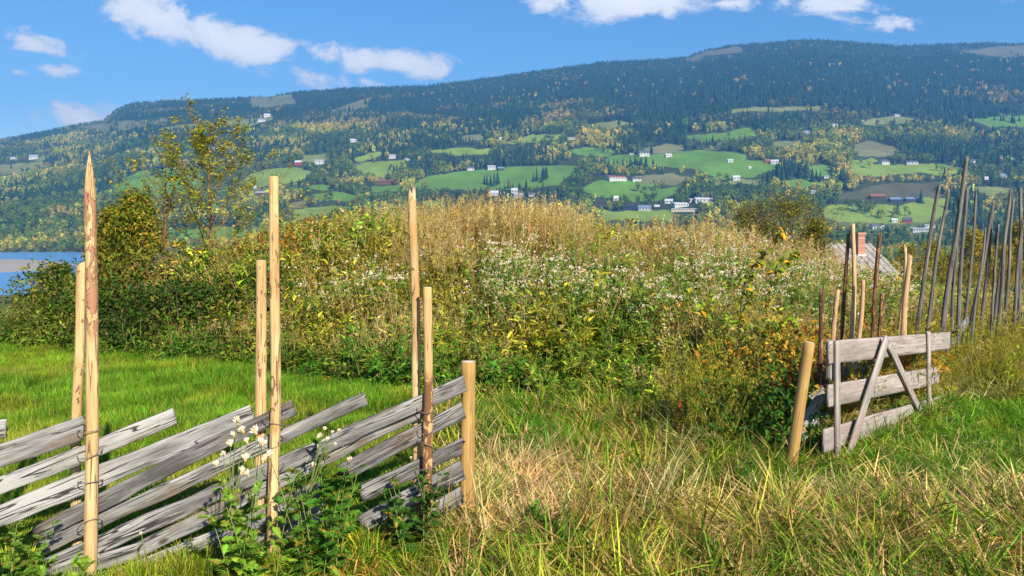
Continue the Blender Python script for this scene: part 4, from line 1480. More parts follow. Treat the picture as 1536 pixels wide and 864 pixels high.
scatter('green_grass', onground(Xb, Yb), S_long, np.concatenate([r.uniform(.34, .62, n-260), r.uniform(.55, .95, 260)]), tint, PALE, np.clip(.10-pt*.6, .03, .45), 'soft green grass in front of the pale gate', 'grass', r, .28)

X, Y = cand(r, -1.0, 9.5, 2.4, 8.5, 40)
px, py = near_info(X, Y)
k = (px > 640) & (np.hypot((px-765)/105, (py-750)/75) > 1) & ~((px > 1190+np.interp(py, [600, 700, 780], [140, 20, -60])) & (py < 765)) & (Y < ybase(X)+.3) & inview(X, Y, .86)
X, Y = X[k], Y[k]; n = len(X)
tint = mixcol(r, n, [(.12, .22, .014), (.24, .29, .02), (.36, .31, .04)], [.45, .35, .2], .25)
scatter('matted_grass', onground(X, Y, .03), S_mat, r.uniform(.9, 1.6, n), tint, (.50, .38, .12), .3, 'matted green grass lying between the upright tufts', 'grass', r, .25)

# flattened straw
X, Y = cand(r, -1.5, 8, 2.2, 6.8, 210)
px, py = near_info(X, Y)
dry_e = np.hypot((px-772)/115, (py-752)/76)
band = (np.abs(py-(778+fbm(X, Y, 2)*36)) < 30) & (px > 1000)
k = (dry_e+fbm(X*3, Y*3, 3)*.7 < 1.0) | band & (r.random(len(X)) < .45) | ((px > 700) & (py > 690) & (r.random(len(X)) < .05))
k &= inview(X, Y, .85)
X, Y = X[k], Y[k]; n = len(X)
tint = mixcol(r, n, [(.78, .58, .28), (.64, .44, .17), (.60, .38, .16), (.36, .22, .09)], [.4, .3, .2, .1], .2)
scatter('straw', onground(X, Y, .01), S_mat, r.uniform(.7, 1.3, n), tint, (.22, .26, .05), .10, 'flattened pale straw trodden beside the end post', 'straw', r, .15)

# weeds over the mound
X, Y = cand(r, -16, 16, 7.0, 27, 33)
px, py = near_info(X, Y)
b_ = ybase(X)
inm = (Y > b_+.15+fbm(X*1.5, Y*1.5, 3)*.8) & inview(X, Y, .86) & ~((px > 1190) & (Y < 8.6) & (X > 2.45) & (Y < 6.1+(X-2.6)*.97+.35))
X, Y, px, py = X[inm], Y[inm], px[inm], py[inm]
q = r.random(len(X)); f1 = fbm(X*.55+3, Y*.55, 4); f2 = fbm(X*.8+30, Y*.8+11, 4)
crest = (Y > 13.0) & (px > 560) & (px < 880)
crest2 = (Y > 13.6) & (px > 985) & (px < 1240)
greenp = (Y > 12.8) & (px > 868) & (px < 1000)
whitez = (px > 700) & (px < 1250) & (Y > 10.5) & (Y < 14.5)
leftc = (px < 600) & (Y > 11.5)
rightz = px > 1230

# tall dry grass
pd = np.full(len(X), .30)+np.clip(f1*1.3, -.15, .35)
sp = fbm(X*.75+60, Y*.75+5, 3)
pd = pd+np.clip(sp*3.2, -.3, .55)
pd[crest] = .70; pd[crest2] = .85; pd[greenp] = .35; pd[leftc] = .18; pd[whitez] = .22
pd[rightz & (Y < 14)] = .42
pd[(px > 1420) & (Y < 12.5)] = .9
foot = (Y < b_[inm]+2.2) & (px < 1040)
pd[foot] *= .85
bankz = (px < 230)
pd[bankz] = .03
k = q < pd
Xd, Yd, pxd, spd = X[k], Y[k], px[k], sp[k]; n = len(Xd)
cd_ = crest[k] | crest2[k]
tint = mixcol(r, n, [(.26, .28, .03), (.19, .25, .025), (.33, .28, .05)], [.4, .3, .3], .22)
t2 = mixcol(r, n, [(.47, .39, .11), (.57, .49, .20), (.38, .28, .08)], [.45, .3, .25], .2)
dr = np.where(cd_, .62, .44)+np.clip(spd*2, -.2, .3)+np.clip(f2[k], -.3, .3)*.7
scatter('tall_grass', onground(Xd, Yd), S_tall, np.where((pxd > 1200) & (pxd < 1420) & (Yd > 9.5), .95, 1.0)*r.uniform(.75, 1.1, n)*np.where(cd_, 1.12, .95)*np.where(Yd < b_[inm][k]+1.2, .75, 1)*(1+np.clip(fbm(Xd*1.1, Yd*1.1+8, 3)*1.1, -.35, .35)), tint, t2, dr, 'tall dry tan grass growing over the mound', 'grass', r, .16)

# leafy weeds
k = (q >= pd) | (r.random(len(X)) < .40)
k &= ~(crest & (r.random(len(X)) < .55))
k &= ~(bankz & (r.random(len(X)) < .80))
Xw, Yw, pxw, f1w, f2w, lw, rw = X[k], Y[k], px[k], f1[k], f2[k], leftc[k], rightz[k]; n = len(Xw)
tint = mixcol(r, n, [(.18, .27, .014), (.29, .34, .02), (.11, .20, .012), (.42, .37, .028)], [.3, .3, .18, .22], .28)
ol = f2w > .04
tint[ol] = mixcol(r, int(ol.sum()), [(.30, .30, .02), (.38, .33, .03), (.27, .21, .028)], [.45, .35, .2], .25)
wz = whitez[k]; wscale = np.where(wz, .82, 1.0)*np.where((pxw > 1200) & (pxw < 1420) & (Yw > 9.5), .9, 1.0)
tint[wz] = mixcol(r, int(wz.sum()), [(.15, .29, .03), (.21, .33, .04), (.29, .35, .05)], [.4, .3, .3], .2)
t2 = mixcol(r, n, [(.36, .36, .04), (.46, .36, .14), (.34, .25, .06)], [.4, .45, .15], .2)
nearfoot = Yw < ybase(Xw)+1.2
pk = np.where(r.random(n) < .3, 6+r.integers(0, 4, n), np.where((r.random(n) < .16) & ~nearfoot, 10+r.integers(0, 4, n), r.integers(0, 6, n)))
scatter('weeds', onground(Xw, Yw), S_herb+S_broad+S_dead, wscale*r.uniform(.75, 1.2, n)*np.where(Yw < ybase(Xw)+1.0, .7, 1.0)*(1+np.clip(fbm(Xw*1.1+20, Yw*1.1, 3)*1.3, -.4, .4)), tint, t2, np.clip(.16+f1w*.5, .04, .5),
        'leafy green and olive weeds covering the mound', 'weeds', r, .15, pk)

# low green undergrowth at the foot of the mound, left side
X, Y = cand(r, -12, 2.5, 8.0, 13.5, 70)
px, py = near_info(X, Y)
k = (np.abs(Y-ybase(X)-.35) < .65) & inview(X, Y, .84)
X, Y = X[k], Y[k]; n = len(X)
tint = mixcol(r, n, [(.075, .18, .013), (.13, .25, .018), (.20, .27, .024)], [.4, .4, .2], .22)
scatter('undergrowth', onground(X, Y), S_broad+S_herb[:2]+S_long, r.uniform(.5, 1.0, n), tint, STRAW, .10, 'low leafy undergrowth where the lawn meets the bank', 'undergrowth', r, .2)

# orange and yellow leaves behind the gate and on the left crest
X, Y = cand(r, -8, 6, 6.0, 17, 30)
px, py = near_info(X, Y)
k = ((px > 1120) & (px < 1400) & (Y > 6.6+(px-1200)*.010) & (Y < 9.8) & (Y > ybase(X)-.4)) | ((px > 405) & (px < 520) & (Y > 14.2) & (r.random(len(X)) < .35)) | \
    ((px > 1060) & (px < 1190) & (Y > 6.9) & (Y < 8.6) & (r.random(len(X)) < .35))
X, Y = X[k], Y[k]; n = len(X)
tint = mixcol(r, n, [ORANGE, YELLOW, (.34, .20, .02), (.20, .20, .03)], [.3, .35, .2, .15], .22)
scatter('orange_leaves', onground(X, Y), S_herb+S_long, r.uniform(.8, 1.25, n), tint, ORANGE, .35, 'orange and yellow autumn leaves behind the gate', 'leaves', r, .25)

# straw coloured tall grass: left of the gate bush, behind the gate, along the right fence
def poly_pts(px0, px1, Ya, Yb, n_):
    Y = r.uniform(Ya, Yb, n_); u = (r.uniform(px0, px1, n_)-768)/F
    return u*Y, Y
pa = poly_pts(1035, 1120, 6.5, 7.5, 70); pb = poly_pts(1405, 1580, 8.3, 12.5, 260); pc = poly_pts(1235, 1420, 6.6, 9.6, 190)
pcg = pc[1] > 6.4+(pc[0]-2.6)*.97
X = np.concatenate([pa[0], pb[0], pc[0][pcg]]); Y = np.concatenate([pa[1], pb[1], pc[1][pcg]]); n = len(X)
tint = mixcol(r, n, [(.60, .46, .20), (.46, .30, .12), (.40, .36, .08), (.64, .54, .32)], [.35, .2, .15, .3], .22)
scatter('straw_grass', onground(X, Y), S_tall, r.uniform(.45, 1.05, n), tint, (.26, .28, .03), .25, 'straw coloured tall grass around the gate and the grey stakes', 'grass', r, .25)

# ------------------------------------------------ white tufted weeds, one by one
r = seedr(61)
X, Y = cand(r, -5, 9.5, 9.5, 16.5, 7.0)
px, py = near_info(X, Y)
w1 = (px > 715) & (px < 1255) & (Y > 10.8) & (Y < 13.7) & (fbm(X*.9+4, Y*.9, 3) > .0)
w2 = (px > 440) & (px < 640) & (Y > 11.2) & (Y < 12.6) & (r.random(len(X)) < .55)
w3 = (px > 820) & (px < 1120) & (Y > 9.8) & (Y <= 11.0) & (r.random(len(X)) < .4)
w4 = (px > 1180) & (px < 1420) & (Y > 9.6) & (Y < 14) & (r.random(len(X)) < .35)
idx = np.where(w1 | w2 | w3 | w4)[0][:235]
for i in idx:
    o = link('white_tufted_weed', S_white[i % 5])
    o.location = (X[i], Y[i], gz(X[i], Y[i])-.02)
    o.rotation_euler = (r.normal(0, .1), r.normal(0, .1), r.random()*6.28)
    s = r.uniform(1.0, 1.35); o.scale = (s, s, s)
    c = mixcol(r, 1, [(.14, .28, .03), (.20, .31, .04)], [.5, .5])[0]
    o['tint'] = [float(x) for x in c]; o['tint2'] = list(YELLOW); o['dry'] = .12
    tag(o, 'tall green weed topped with white seed tufts on the mound', 'weed', 'white tufted weeds on the mound')

# ================================================================== shrubs of the bank
r = seedr(71)
BUSH = []
for k in range(4):
    rr_ = seedr(720+k)
    BUSH.append(bush_mb(rr_, 1.0, 2600, (.05, .10), 10, 30).mesh('foliage', [M_leaf, M_bark]))


def shrub(x, y, R, tint, tint2, dry, label, group=None, cat='shrub', k=0, rz=0.0, sz=None, me=None, name='shrub'):
    o = link(name, me or BUSH[k % len(BUSH)])
    o.location = (x, y, gz(x, y)-.05)
    o.scale = (R, R, sz or R)
    o.rotation_euler = (0, 0, rz)
    o['tint'] = list(tint); o['tint2'] = list(tint2); o['dry'] = float(dry)
    return tag(o, label, cat, group)


# low bank behind the lawn, leaf colour darkened to stand for its shade (px column, depth, radius)
bank = [(-60, 14.0, 1.0), (-10, 13.3, .95), (20, 14.2, 1.05), (45, 13.2, .8), (70, 14.0, 1.0), (100, 13.0, .85), (128, 14.3, 1.15), (150, 13.1, .9), (178, 13.9, 1.2), (205, 12.8, .95), (232, 13.6, 1.25),
        (258, 12.6, .9), (285, 13.5, 1.3), (308, 12.5, .95), (335, 13.4, 1.25), (352, 12.3, .85), (378, 13.3, 1.2), (-110, 14.5, 1.1), (-30, 15.2, 1.1), (75, 15.6, 1.15), (160, 15.8, 1.4), (225, 15.5, 1.5)]
for i, (bx, Yb_, R) in enumerate(bank):
    x = (bx-768)/F*Yb_
    dry_rand = r.random()  # random share of dry leaves for each shrub
    c = mixcol(r, 1, [(.042, .088, .010), (.075, .12, .012), (.14, .155, .016)], [.45, .37, .18], .2)[0]
    shrub(x, Yb_-.7, R*1.02, [float(v_) for v_ in c], (.20, .16, .03), .05+.10*dry_rand, 'dense green shrub with shade put into its leaf colour, in the bank behind the lawn', 'dense shrubs of the bank behind the lawn', k=i, rz=i*1.7, sz=R*(.36 if bx < 85 else r.uniform(.70, 1.12)))
# greener leafy shrubs on the crest at left
cre = [(395, 15.2, 1.15), (425, 16.0, 1.0), (455, 15.3, .95), (485, 16.2, 1.0), (512, 15.4, .9), (542, 16.2, .95), (570, 15.5, .8), (598, 16.3, .8), (440, 13.8, 1.0), (500, 13.8, .9), (405, 13.5, 1.0), (545, 14.2, .75), (470, 12.7, .7)]
for i, (bx, Yb_, R) in enumerate(cre):
    x = (bx-768)/F*Yb_
    c = mixcol(r, 1, [(.085, .16, .016), (.12, .18, .02), (.065, .13, .014)], [.4, .4, .2], .12)[0]
    shrub(x, Yb_, R*.85, [float(v_) for v_ in c], (.44, .20, .02), .10 if i % 3 else .28, 'leafy green shrub with orange touches on the left crest of the mound', 'leafy shrubs on the left crest of the mound', k=i+1, rz=i*2.3, sz=R*.66)
# clump beside the leaning gate post
for (bx, by, Yb_, R, c, c2, d, lab, me_k) in [
    (1088, 0, 7.25, .62, (.26, .20, .05), STRAW, .55, 'brown withered shrub left of the dark green bush by the gate', 0),
    (1128, 0, 6.75, .74, (.05, .125, .016), (.10, .16, .02), .10, 'dark green leafy bush just left of the leaning gate post', 1),
    (1172, 0, 6.75, .68, (.045, .115, .014), (.2, .22, .02), .10, 'dark bush directly behind the leaning gate post', 2),
    (1150, 0, 7.7, .85, (.16, .19, .025), YELLOW, .40, 'yellow green bush behind the dark bush at the gate', 3),
    (1205, 0, 7.6, .65, (.22, .19, .02), ORANGE, .35, 'yellow and orange bush behind the gate upright', 0)]:
    x = (bx-768)/F*Yb_
    shrub(x, Yb_, R, c, c2, d, lab, k=me_k, rz=bx*.1, sz=R*1.15)

# dark shrub at the lake edge of the bank, left of the first stake
tr, lf = grow_tree(seedr(73), 2.7, .52, 20, 5200, .11, .12, .6, .05, .0, 6, .04, leafspread=.10)
e = tree_thing('round_shrub', ((92-768)/F*18, 18, gz((92-768)/F*18, 18)-.1), 'rounded olive green shrub in front of the blue river', 'shrub',
               tr.mesh('trunk', [M_bark]), lf.mesh('crown', [M_leaf]), (.085, .125, .018), (.2, .17, .03), .2)
p = V(92, 403, 18); e.scale = (1.0, 1.0, (p.z-e.location.z)/2.75)

# dense olive tree behind the bank
for (tx, ty, Yt, k, lab, cr, tn) in [(208, 312, 21, 81, 'dense olive and yellow willow left of the slender birch', 0.62, (.13, .165, .012)),
                                 (170, 330, 22, 82, 'darker dense willow close behind the tallest left stake', .50, (.09, .125, .012))]:
    p = V(tx, ty, Yt); g = gz(p.x, p.y); Hh = p.z-g
    tr, lf = grow_tree(seedr(k), Hh, cr, 38, 15000, .14, .08, .95, .09, .10, 6, .02, leafspread=.15, wr=(.28, .45))
    tree_thing('willow_tree', (p.x, p.y, g-.1), lab, 'willow tree', tr.mesh('trunk', [M_bark]), lf.mesh('crown', [M_leaf]), tn, (.34, .26, .02), .30)

# the slender half bare birch
def birch(seed, bx, ty, Yt, lab, nbr, nleaf, cr, tn, t2, dry, low, rz):
    p = V(bx, ty, Yt); g = gz(p.x, p.y); Hh = p.z-g
    tr, lf = grow_tree(seedr(seed), Hh, cr, nbr, nleaf, .062, low, .62, .034, -.22, 7, .014, leafspread=.05, wr=(.5, .75), limb=.36)
    cm_ = lf.mesh('crown', [M_leaf])
    e = tree_thing('young_birch', (p.x, p.y, g-.1), lab, 'birch tree', tr.mesh('trunk', [M_goldbark]), cm_, tn, t2, dry, None, rz)
    e.scale = (1.12, 1.12, (Hh+.1)/max(v_.co.z for v_ in cm_.vertices))
    return e


birch(91, 316, 140, 16, 'slender half bare birch with yellowing leaves rising above the bank', 36, 5200, 1.6, (.18, .21, .014), (.42, .36, .02), .30, .12, 0.4)
birch(95, 250, 180, 16.5, 'thin greener birch stem left of the half bare birch', 14, 700, .62, (.13, .19, .016), (.34, .28, .03), .25, .22, 2.1)
birch(97, 292, 330, 15.5, 'low golden birch shoot at the foot of the half bare birch', 20, 1800, 1.1, (.24, .24, .016), (.52, .36, .02), .45, .10, 1.1)

# bare brown willow bush on the right crest
for (tx, ty, Yt, k, lab, cr) in [(1180, 318, 23, 101, 'bare brownish willow bush on the right end of the crest', 1.9), (1125, 326, 23.5, 102, 'lower twiggy willow bush left of the bare one', 1.3), (1225, 338, 22.5, 103, 'small twiggy willow bush beside the cabin roof', .6)]:
    p = V(tx, ty, Yt); g = gz(p.x, p.y); Hh = p.z-g
    tr, lf = grow_tree(seedr(k), Hh, cr, 44, 4200, .09, .03, .60, .03, 0.0, 8, .03, leafspread=.10, wr=(.28, .45))
    tree_thing('willow_bush', (p.x, p.y, g-.1), lab, 'willow bush', tr.mesh('trunk', [M_bark]), lf.mesh('crown', [M_leaf]), (.15, .16, .018), (.26, .20, .03), .30)

# sapling with yellow tip in front of the white weeds
mb = MB(); lfm = MB(); r = seedr(111)
Ys = 7.9
base = V(1108, 560, Ys); bz = gz(base.x, base.y)
def spt(px, py, dy=0.0):
    q = V(px, py, Ys+dy); return np.array([q.x-base.x, q.y-base.y, q.z-bz])
stems = [[(1108, 575), (1107, 500), (1112, 470), (1130, 436)], [(1110, 520), (1112, 450), (1125, 405), (1150, 375), (1172, 346)], [(1110, 500), (1150, 490), (1190, 478)],
         [(1106, 560), (1085, 520), (1062, 480), (1050, 452)], [(1150, 420), (1172, 396), (1196, 378)]]
for si, st in enumerate(stems):
    pts = np.array([spt(x, y, (si-2)*.06*k) for k, (x, y) in enumerate(st)])
    tt = np.linspace(0, 1, len(pts)); t2_ = np.linspace(0, 1, 12)
    pp = np.stack([np.interp(t2_, tt, pts[:, i]) for i in range(3)], -1)
    v_, q_ = tube(pp, np.linspace(.012, .005, 12), 5); mb.add(v_, q_)
    nl = 75 if si in (1, 2, 4) else 40
    f = r.uniform(.22, 1, nl)
    P = np.stack([np.interp(f, t2_, pp[:, i]) for i in range(3)], -1)
    D = rdir(r, nl)*np.array([1, 1, .5])+np.array([.4, 0, -.15])
    L_ = r.uniform(.075, .13, nl)
    v_, t_, a_ = leaves(r, P, D, rdir(r, nl)*.5+np.array([0, -.4, .9]), L_, L_*.42)
    if si == 1:
        hi_ = np.repeat(f > .92, 5); a_[hi_, 0] = 0.01
    lfm.add(v_, None, t_, a_)
e = empty('sapling', (base.x, base.y, bz), 'young sapling with yellow tip leaves standing left of the gate post', 'sapling')
link('stem', mb.mesh('stem', [M_bark]), e)
o = link('leaves', lfm.mesh('leaves', [M_leaf]), e); o['tint'] = [.20, .25, .018]; o['tint2'] = [.75, .48, .02]; o['dry'] = .12

# ================================================================== cabin below the mound
R_ = V(1306, 366, 45)
ed = Vector((.28, -.96, 0)).normalized(); rd = Vector((-.96, -.28, 0)).normalized()
L_ = 6.0; hw = 2.3; rr_ = 1.75
Rz = R_.z
cen = R_+rd*L_/2
gzc = gz(cen.x, cen.y)
cab = empty('log_cabin', (cen.x, cen.y, Rz), 'small cabin with pale board roof half hidden behind the mound', 'cabin')
cab.rotation_euler = (0, 0, math.atan2(ed.y, ed.x))      # local x = eave direction, local -y = ridge direction
M_cabroof = wood_mat('cabin_roof_board', 0, (.13, .12, .11), (.35, .325, .305), (.05, .04, .04), .03, None, 6, .5, bump=.3, stain=(.26, .20, .18))
M_cabwall = plain_mat('cabin_log', (.16, .09, .055), .85, .3, 3)
zb = gzc-Rz-.3
link('wall', poly_mesh('wall', [boxv(-hw+.35, hw-.35, -L_/2+.3, L_/2-.3, zb, -rr_-.02),
     ([(-hw+.35, s*(L_/2-.3), -rr_-.02) for s in (-1, 1)]+[(hw-.35, s*(L_/2-.3), -rr_-.02) for s in (-1, 1)]+[(0, s*(L_/2-.3), -.18) for s in (-1, 1)], [(0, 2, 4), (1, 5, 3)])], M_cabwall), cab)
rp = []
rb_ = seedr(5)
for sg in (-1, 1):
    nb = 26
    for k in range(nb):
        ya = -L_/2+k*L_/nb+.006; yb2 = ya+L_/nb-.012
        up_ = (.05 if k % 2 else 0)+rb_.uniform(0, .02)
        ex = rb_.uniform(0, .12)
        xe = hw+ex; ze = -rr_*(hw+ex)/hw
        rp.append(([(0, ya, up_), (sg*xe, ya, ze+up_), (sg*xe, yb2, ze+up_), (0, yb2, up_), (0, ya, up_-.05), (sg*xe, ya, ze+up_-.05), (sg*xe, yb2, ze+up_-.05), (0, yb2, up_-.05)],
                   [(0, 1, 2, 3), (7, 6, 5, 4), (0, 4, 5, 1), (1, 5, 6, 2), (2, 6, 7, 3), (3, 7, 4, 0)]))
rf = link('roof', poly_mesh('roof', rp, M_cabroof), cab)
mch, t, b = newmat('chimney_brick')
bt = t.nodes.new('ShaderNodeTexBrick'); tcn = t.nodes.new('ShaderNodeTexCoord')
mpn = t.nodes.new('ShaderNodeMapping'); mpn.inputs['Rotation'].default_value = (PI/2, 0, .4)
t.links.new(tcn.outputs['Object'], mpn.inputs[0]); t.links.new(mpn.outputs[0], bt.inputs['Vector'])
bt.inputs['Scale'].default_value = 4.5
bt.inputs['Color1'].default_value = (.36, .13, .07, 1); bt.inputs['Color2'].default_value = (.28, .10, .06, 1); bt.inputs['Mortar'].default_value = (.4, .33, .28, 1)
t.links.new(bt.outputs[0], b.inputs['Base Color']); b.inputs['Roughness'].default_value = .9
cpos = V(1288, 379, 44.0)
lp = cab.matrix_basis.to_3x3().transposed() @ (cpos-Vector((cen.x, cen.y, Rz)))
ch = link('chimney', poly_mesh('chimney', [boxv(-.24, .24, -.24, .24, -1.2, 1.05), boxv(-.29, .29, -.29, .29, 1.052, 1.2)], mch), rf, (lp.x, lp.y, lp.z))
link('chimney_flashing', poly_mesh('chimney_flashing', [boxv(-.30, .30, -.30, .30, -.32, -.08)], hcol('sheet_metal', (.45, .46, .48), .4)), ch)

# ================================================================== poles, planks
def pole_mesh(name, L, r0, r1, mat, seed, top='flat', capmat=None, sides=18, bend=.014, sink=.25, wob=.085):
    rr_ = np.random.default_rng(seed)
    n = max(18, int(L/.06))
    z = np.linspace(-sink, L, n)
    t_ = (z+sink)/(L+sink)
    an = np.linspace(0, 2*PI, sides, endpoint=False)
    R = r0+(r1-r0)*t_
    lump = 1+wob*(fbm(np.cos(an)[None, :]*1.5+z[:, None]*2.2+seed*3.1, np.sin(an)[None, :]*1.5+z[:, None]*1.1, 3))*2
    # knots
    for _ in range(int(L*4)):
        zk, ak = rr_.uniform(0, L), rr_.uniform(0, 2*PI)
        dz = (z-zk)[:, None]/.022; da = ((an-ak+PI) % (2*PI)-PI)[None, :]/.35
        lump = lump+.16*np.exp(-dz**2-da**2)
    cx = bend*np.sin(z*1.7+seed)+bend*.4*np.sin(z*4.3+seed*2); cy = bend*np.cos(z*1.3+seed*1.7)
    rad = R[:, None]*lump
    if top == 'point':
        f = np.clip((z-(L-.26))/.26, 0, 1)
        rad = rad*(1-.93*f**1.6)[:, None]
        cx = cx+f*r1*.35
    v = np.stack([cx[:, None]+np.cos(an)*rad, cy[:, None]+np.sin(an)*rad, np.repeat(z[:, None], sides, 1)], -1)
    if top == 'slant':
        v[-1, :, 2] += np.cos(an-rr_.uniform(0, 6))*r1*.9-.02
    if top == 'ragged':
        v[-1, :, 2] += rr_.uniform(-.06, .05, sides); v[-1, :, :2] = v[-1, :, :2]*.85+np.array([cx[-1], cy[-1]])*.15
    i = np.arange(n*sides).reshape(n, sides); j = np.roll(i, -1, 1)
    q = np.stack([i[:-1], j[:-1], j[1:], i[1:]], -1).reshape(-1, 4)
    V_ = v.reshape(-1, 3)
    # chamfered cap
    inner = v[-1].copy(); cc = inner.mean(0); inner = cc+(inner-cc)*.86; inner[:, 2] += r1*.10
    cen_ = cc+np.array([0, 0, r1*.12])
    V_ = np.concatenate([V_, inner, [cen_]])
    o = n*sides; k = np.arange(sides); k2 = (k+1) % sides
    q2 = np.stack([i[-1], i[-1][k2], o+k2, o+k], -1)
    t3 = np.stack([o+k, o+k2, np.full(sides, o+sides)], -1)
    mats = [mat, capmat or mat]
    mi = np.concatenate([np.zeros(len(q)+len(q2)), np.ones(len(t3))])
    me = raw_mesh(name, V_, [np.concatenate([q, q2]), t3], mats, None, True, mi)
    return me


def stand(name, me, base, top, parent, label=None, spin=0.0):
    o = link(name, me)
    d = (Vector(top)-Vector(base))
    o.rotation_mode = 'QUATERNION'
    o.rotation_quaternion = d.to_track_quat('Z', 'Y') @ Quaternion((0, 0, 1), spin)
    if parent:
        o.parent = parent
        o.location = Vector(base)-parent.location
    else:
        o.location = base
    if label: o['label'] = label
    return o


def plank_mesh(name, L, h, th, mat, seed, rag0=.02, rag1=.02, wav=.006, warp=.008, taper=0.0):
    rr_ = np.random.default_rng(seed)
    n = max(14, int(L/.035))
    x = np.linspace(0, L, n)
    ring = np.array([(-.5, -.40), (-.5, .40), (-.40, .5), (0, .5), (.40, .5), (.5, .40), (.5, .13), (.44, .0), (.5, -.12), (.5, -.40), (.40, -.5), (0, -.5), (-.40, -.5)])   # (y, z)
    m = len(ring)
    top = fbm(x*3+seed*7.7, np.full(n, seed*1.3), 4)*wav*3.0
    bot = fbm(x*4+seed*3.3+40, np.full(n, seed*2.1), 4)*wav*3.4
    hh = h*(1-taper*(x/L))
    mid = fbm(x*1.0+seed*5, np.full(n, 2.2), 2)*warp*2
    wy = fbm(x*1.2+seed*9, np.full(n, 7.2), 2)*warp*1.5
    P = np.zeros((n, m, 3))
    P[..., 0] = x[:, None]
    P[..., 1] = ring[:, 0]*th+wy[:, None]+fbm(x[:, None]*9+seed, ring[:, 1][None, :]*6+seed, 2)*.004
    P[..., 2] = ring[:, 1]*hh[:, None]+mid[:, None]+np.where(ring[:, 1] > .3, top[:, None], 0)+np.where(ring[:, 1] < -.3, bot[:, None], 0)
    zz = ring[:, 1]
    P[0, :, 0] += fbm(zz*7+seed, np.full(m, seed*.7), 3)*rag0*3-rag0*.3*zz
    P[-1, :, 0] += fbm(zz*7+seed+9, np.full(m, seed*.9), 3)*rag1*3+rag1*.9*zz
    i = np.arange(n*m).reshape(n, m); j = np.roll(i, -1, 1)
    q = np.stack([i[:-1], i[1:], j[1:], j[:-1]], -1).reshape(-1, 4)
    V_ = np.concatenate([P.reshape(-1, 3), [P[0].mean(0)], [P[-1].mean(0)]])
    k = np.arange(m); k2 = (k+1) % m
    t_ = np.concatenate([np.stack([i[0][k], i[0][k2], np.full(m, n*m)], -1), np.stack([i[-1][k2], i[-1][k], np.full(m, n*m+1)], -1)])
    return raw_mesh(name, V_, [q, t_], mat)


def lay(name, me, a, b, parent, nrm, label=None):
    """plank from a to b, its face turned to nrm"""
    a = Vector(a); b = Vector(b)
    xx = (b-a).normalized(); yy_ = (-Vector(nrm)).normalized()
    zz = xx.cross(yy_).normalized(); yy_ = zz.cross(xx).normalized()
    M = Matrix((xx, yy_, zz)).transposed()
    o = link(name, me)
    o.rotation_mode = 'QUATERNION'; o.rotation_quaternion = M.to_quaternion()
    o.parent = parent; o.location = a-parent.location
    if label: o['label'] = label
    return o


def wire_loop(name, c, axis_r, parent, seed, tilt=.25, tail=.06):
    rr_ = np.random.default_rng(seed)
    an = np.linspace(0, 2*PI*1.08, 26)
    tx, ty_ = rr_.normal(0, tilt), rr_.normal(0, tilt)
    rad = axis_r
    pts = np.stack([np.cos(an)*rad, np.sin(an)*rad, np.cos(an)*rad*tx+np.sin(an)*rad*ty_+an*.001], -1)
    v_, q_ = tube(pts, .0028, 5)
    me = raw_mesh(name, v_, [q_], M_wire)
    o = link(name, me); o.parent = parent; o.location = Vector(c)-parent.location
    return o


# ------------------------------------------------------------------ the left fence
FN = Vector((.353, -.936, 0)).normalized()
FA = Vector((-2.37, 4.15, 0))


def Pf(px, py, d=0.0):
    """point of the fence plane (moved d towards the path) seen at that bearing"""
    A = FA+FN*d
    u = (px-768)/F
    Y = (A.y-A.x*(.3768)*1.0)/(1-u*.3768)
    return V(px, py, Y)


fence = empty('plank_fence', Vector((-1.3, 4.55, 0)), 'weathered slanting plank fence bound between pale peeled stakes, left foreground', 'fence')
PL = [  # left end, right end, height px, depth side, ragged left/right
    ((-60, 650), (9, 640), 22, 1, .01, .01),
    ((-150, 735), (126, 643), 30, 0, .03, .02),
    ((-150, 790), (263, 624), 23, 1, .03, .008),
    ((-60, 796), (379, 622), 27, 0, .05, .015),
    ((60, 797), (441, 612), 20, 1, .08, .012),
    ((62, 822), (549, 598), 18, 0, .08, .012),
    ((70, 853), (697, 574), 21, 1, .08, .008),
    ((60, 899), (634, 614), 19, 0, .06, .02),
    ((330, 806), (480, 728), 23, 1, .06, .05),
    ((514, 708), (695, 613), 22, 1, .07, .012),
    ((538, 741), (694, 667), 21, 0, .06, .03),
    ((545, 786), (694, 704), 25, 1, .06, .012),
    ((560, 812), (694, 743), 22, 0, .06, .03),
    ((150, 880), (350, 799), 24, 1, .06, .05),
    ((230, 888), (370, 829), 22, 0, .06, .05),
    ((390, 816), (482, 768), 20, 0, .06, .05),
    ((60, 870), (210, 826), 20, 1, .05, .05),
]
for i, (a, b, hp_, side, r0_, r1_) in enumerate(PL):
    d = .016 if side else -.016
    A, B = Pf(*a, d), Pf(*b, d)
    L_ = (B-A).length
    hm = hp_*(A.y+B.y)/2/F*1.18
    lay('plank', plank_mesh('plank', L_, hm, .022, M_greyw, 10+i*3, r0_, r1_, .0085 if i != 4 else .012, .014), A, B, fence, FN)

def fstake(px0, px1, ytop, d, wpx, mat, seed, top, label=None, ybot=None, cap=None, taper=.90, rmul=1.0):
    A = FA+FN*d
    t_ = Pf(px1, ytop, d)
    u = (px0-768)/F
    Y = (A.y-A.x*.3768)/(1-u*.3768)
    zb_ = gz(u*Y, Y)
    b_ = Vector((u*Y, Y, zb_))
    R = wpx/2*Y/F*rmul
    L_ = (t_-b_).length
    return stand('stake', pole_mesh('stake', L_, R*1.03, R*taper, mat, seed, top, cap or M_postcap), b_, t_, fence, label, seed*1.1)


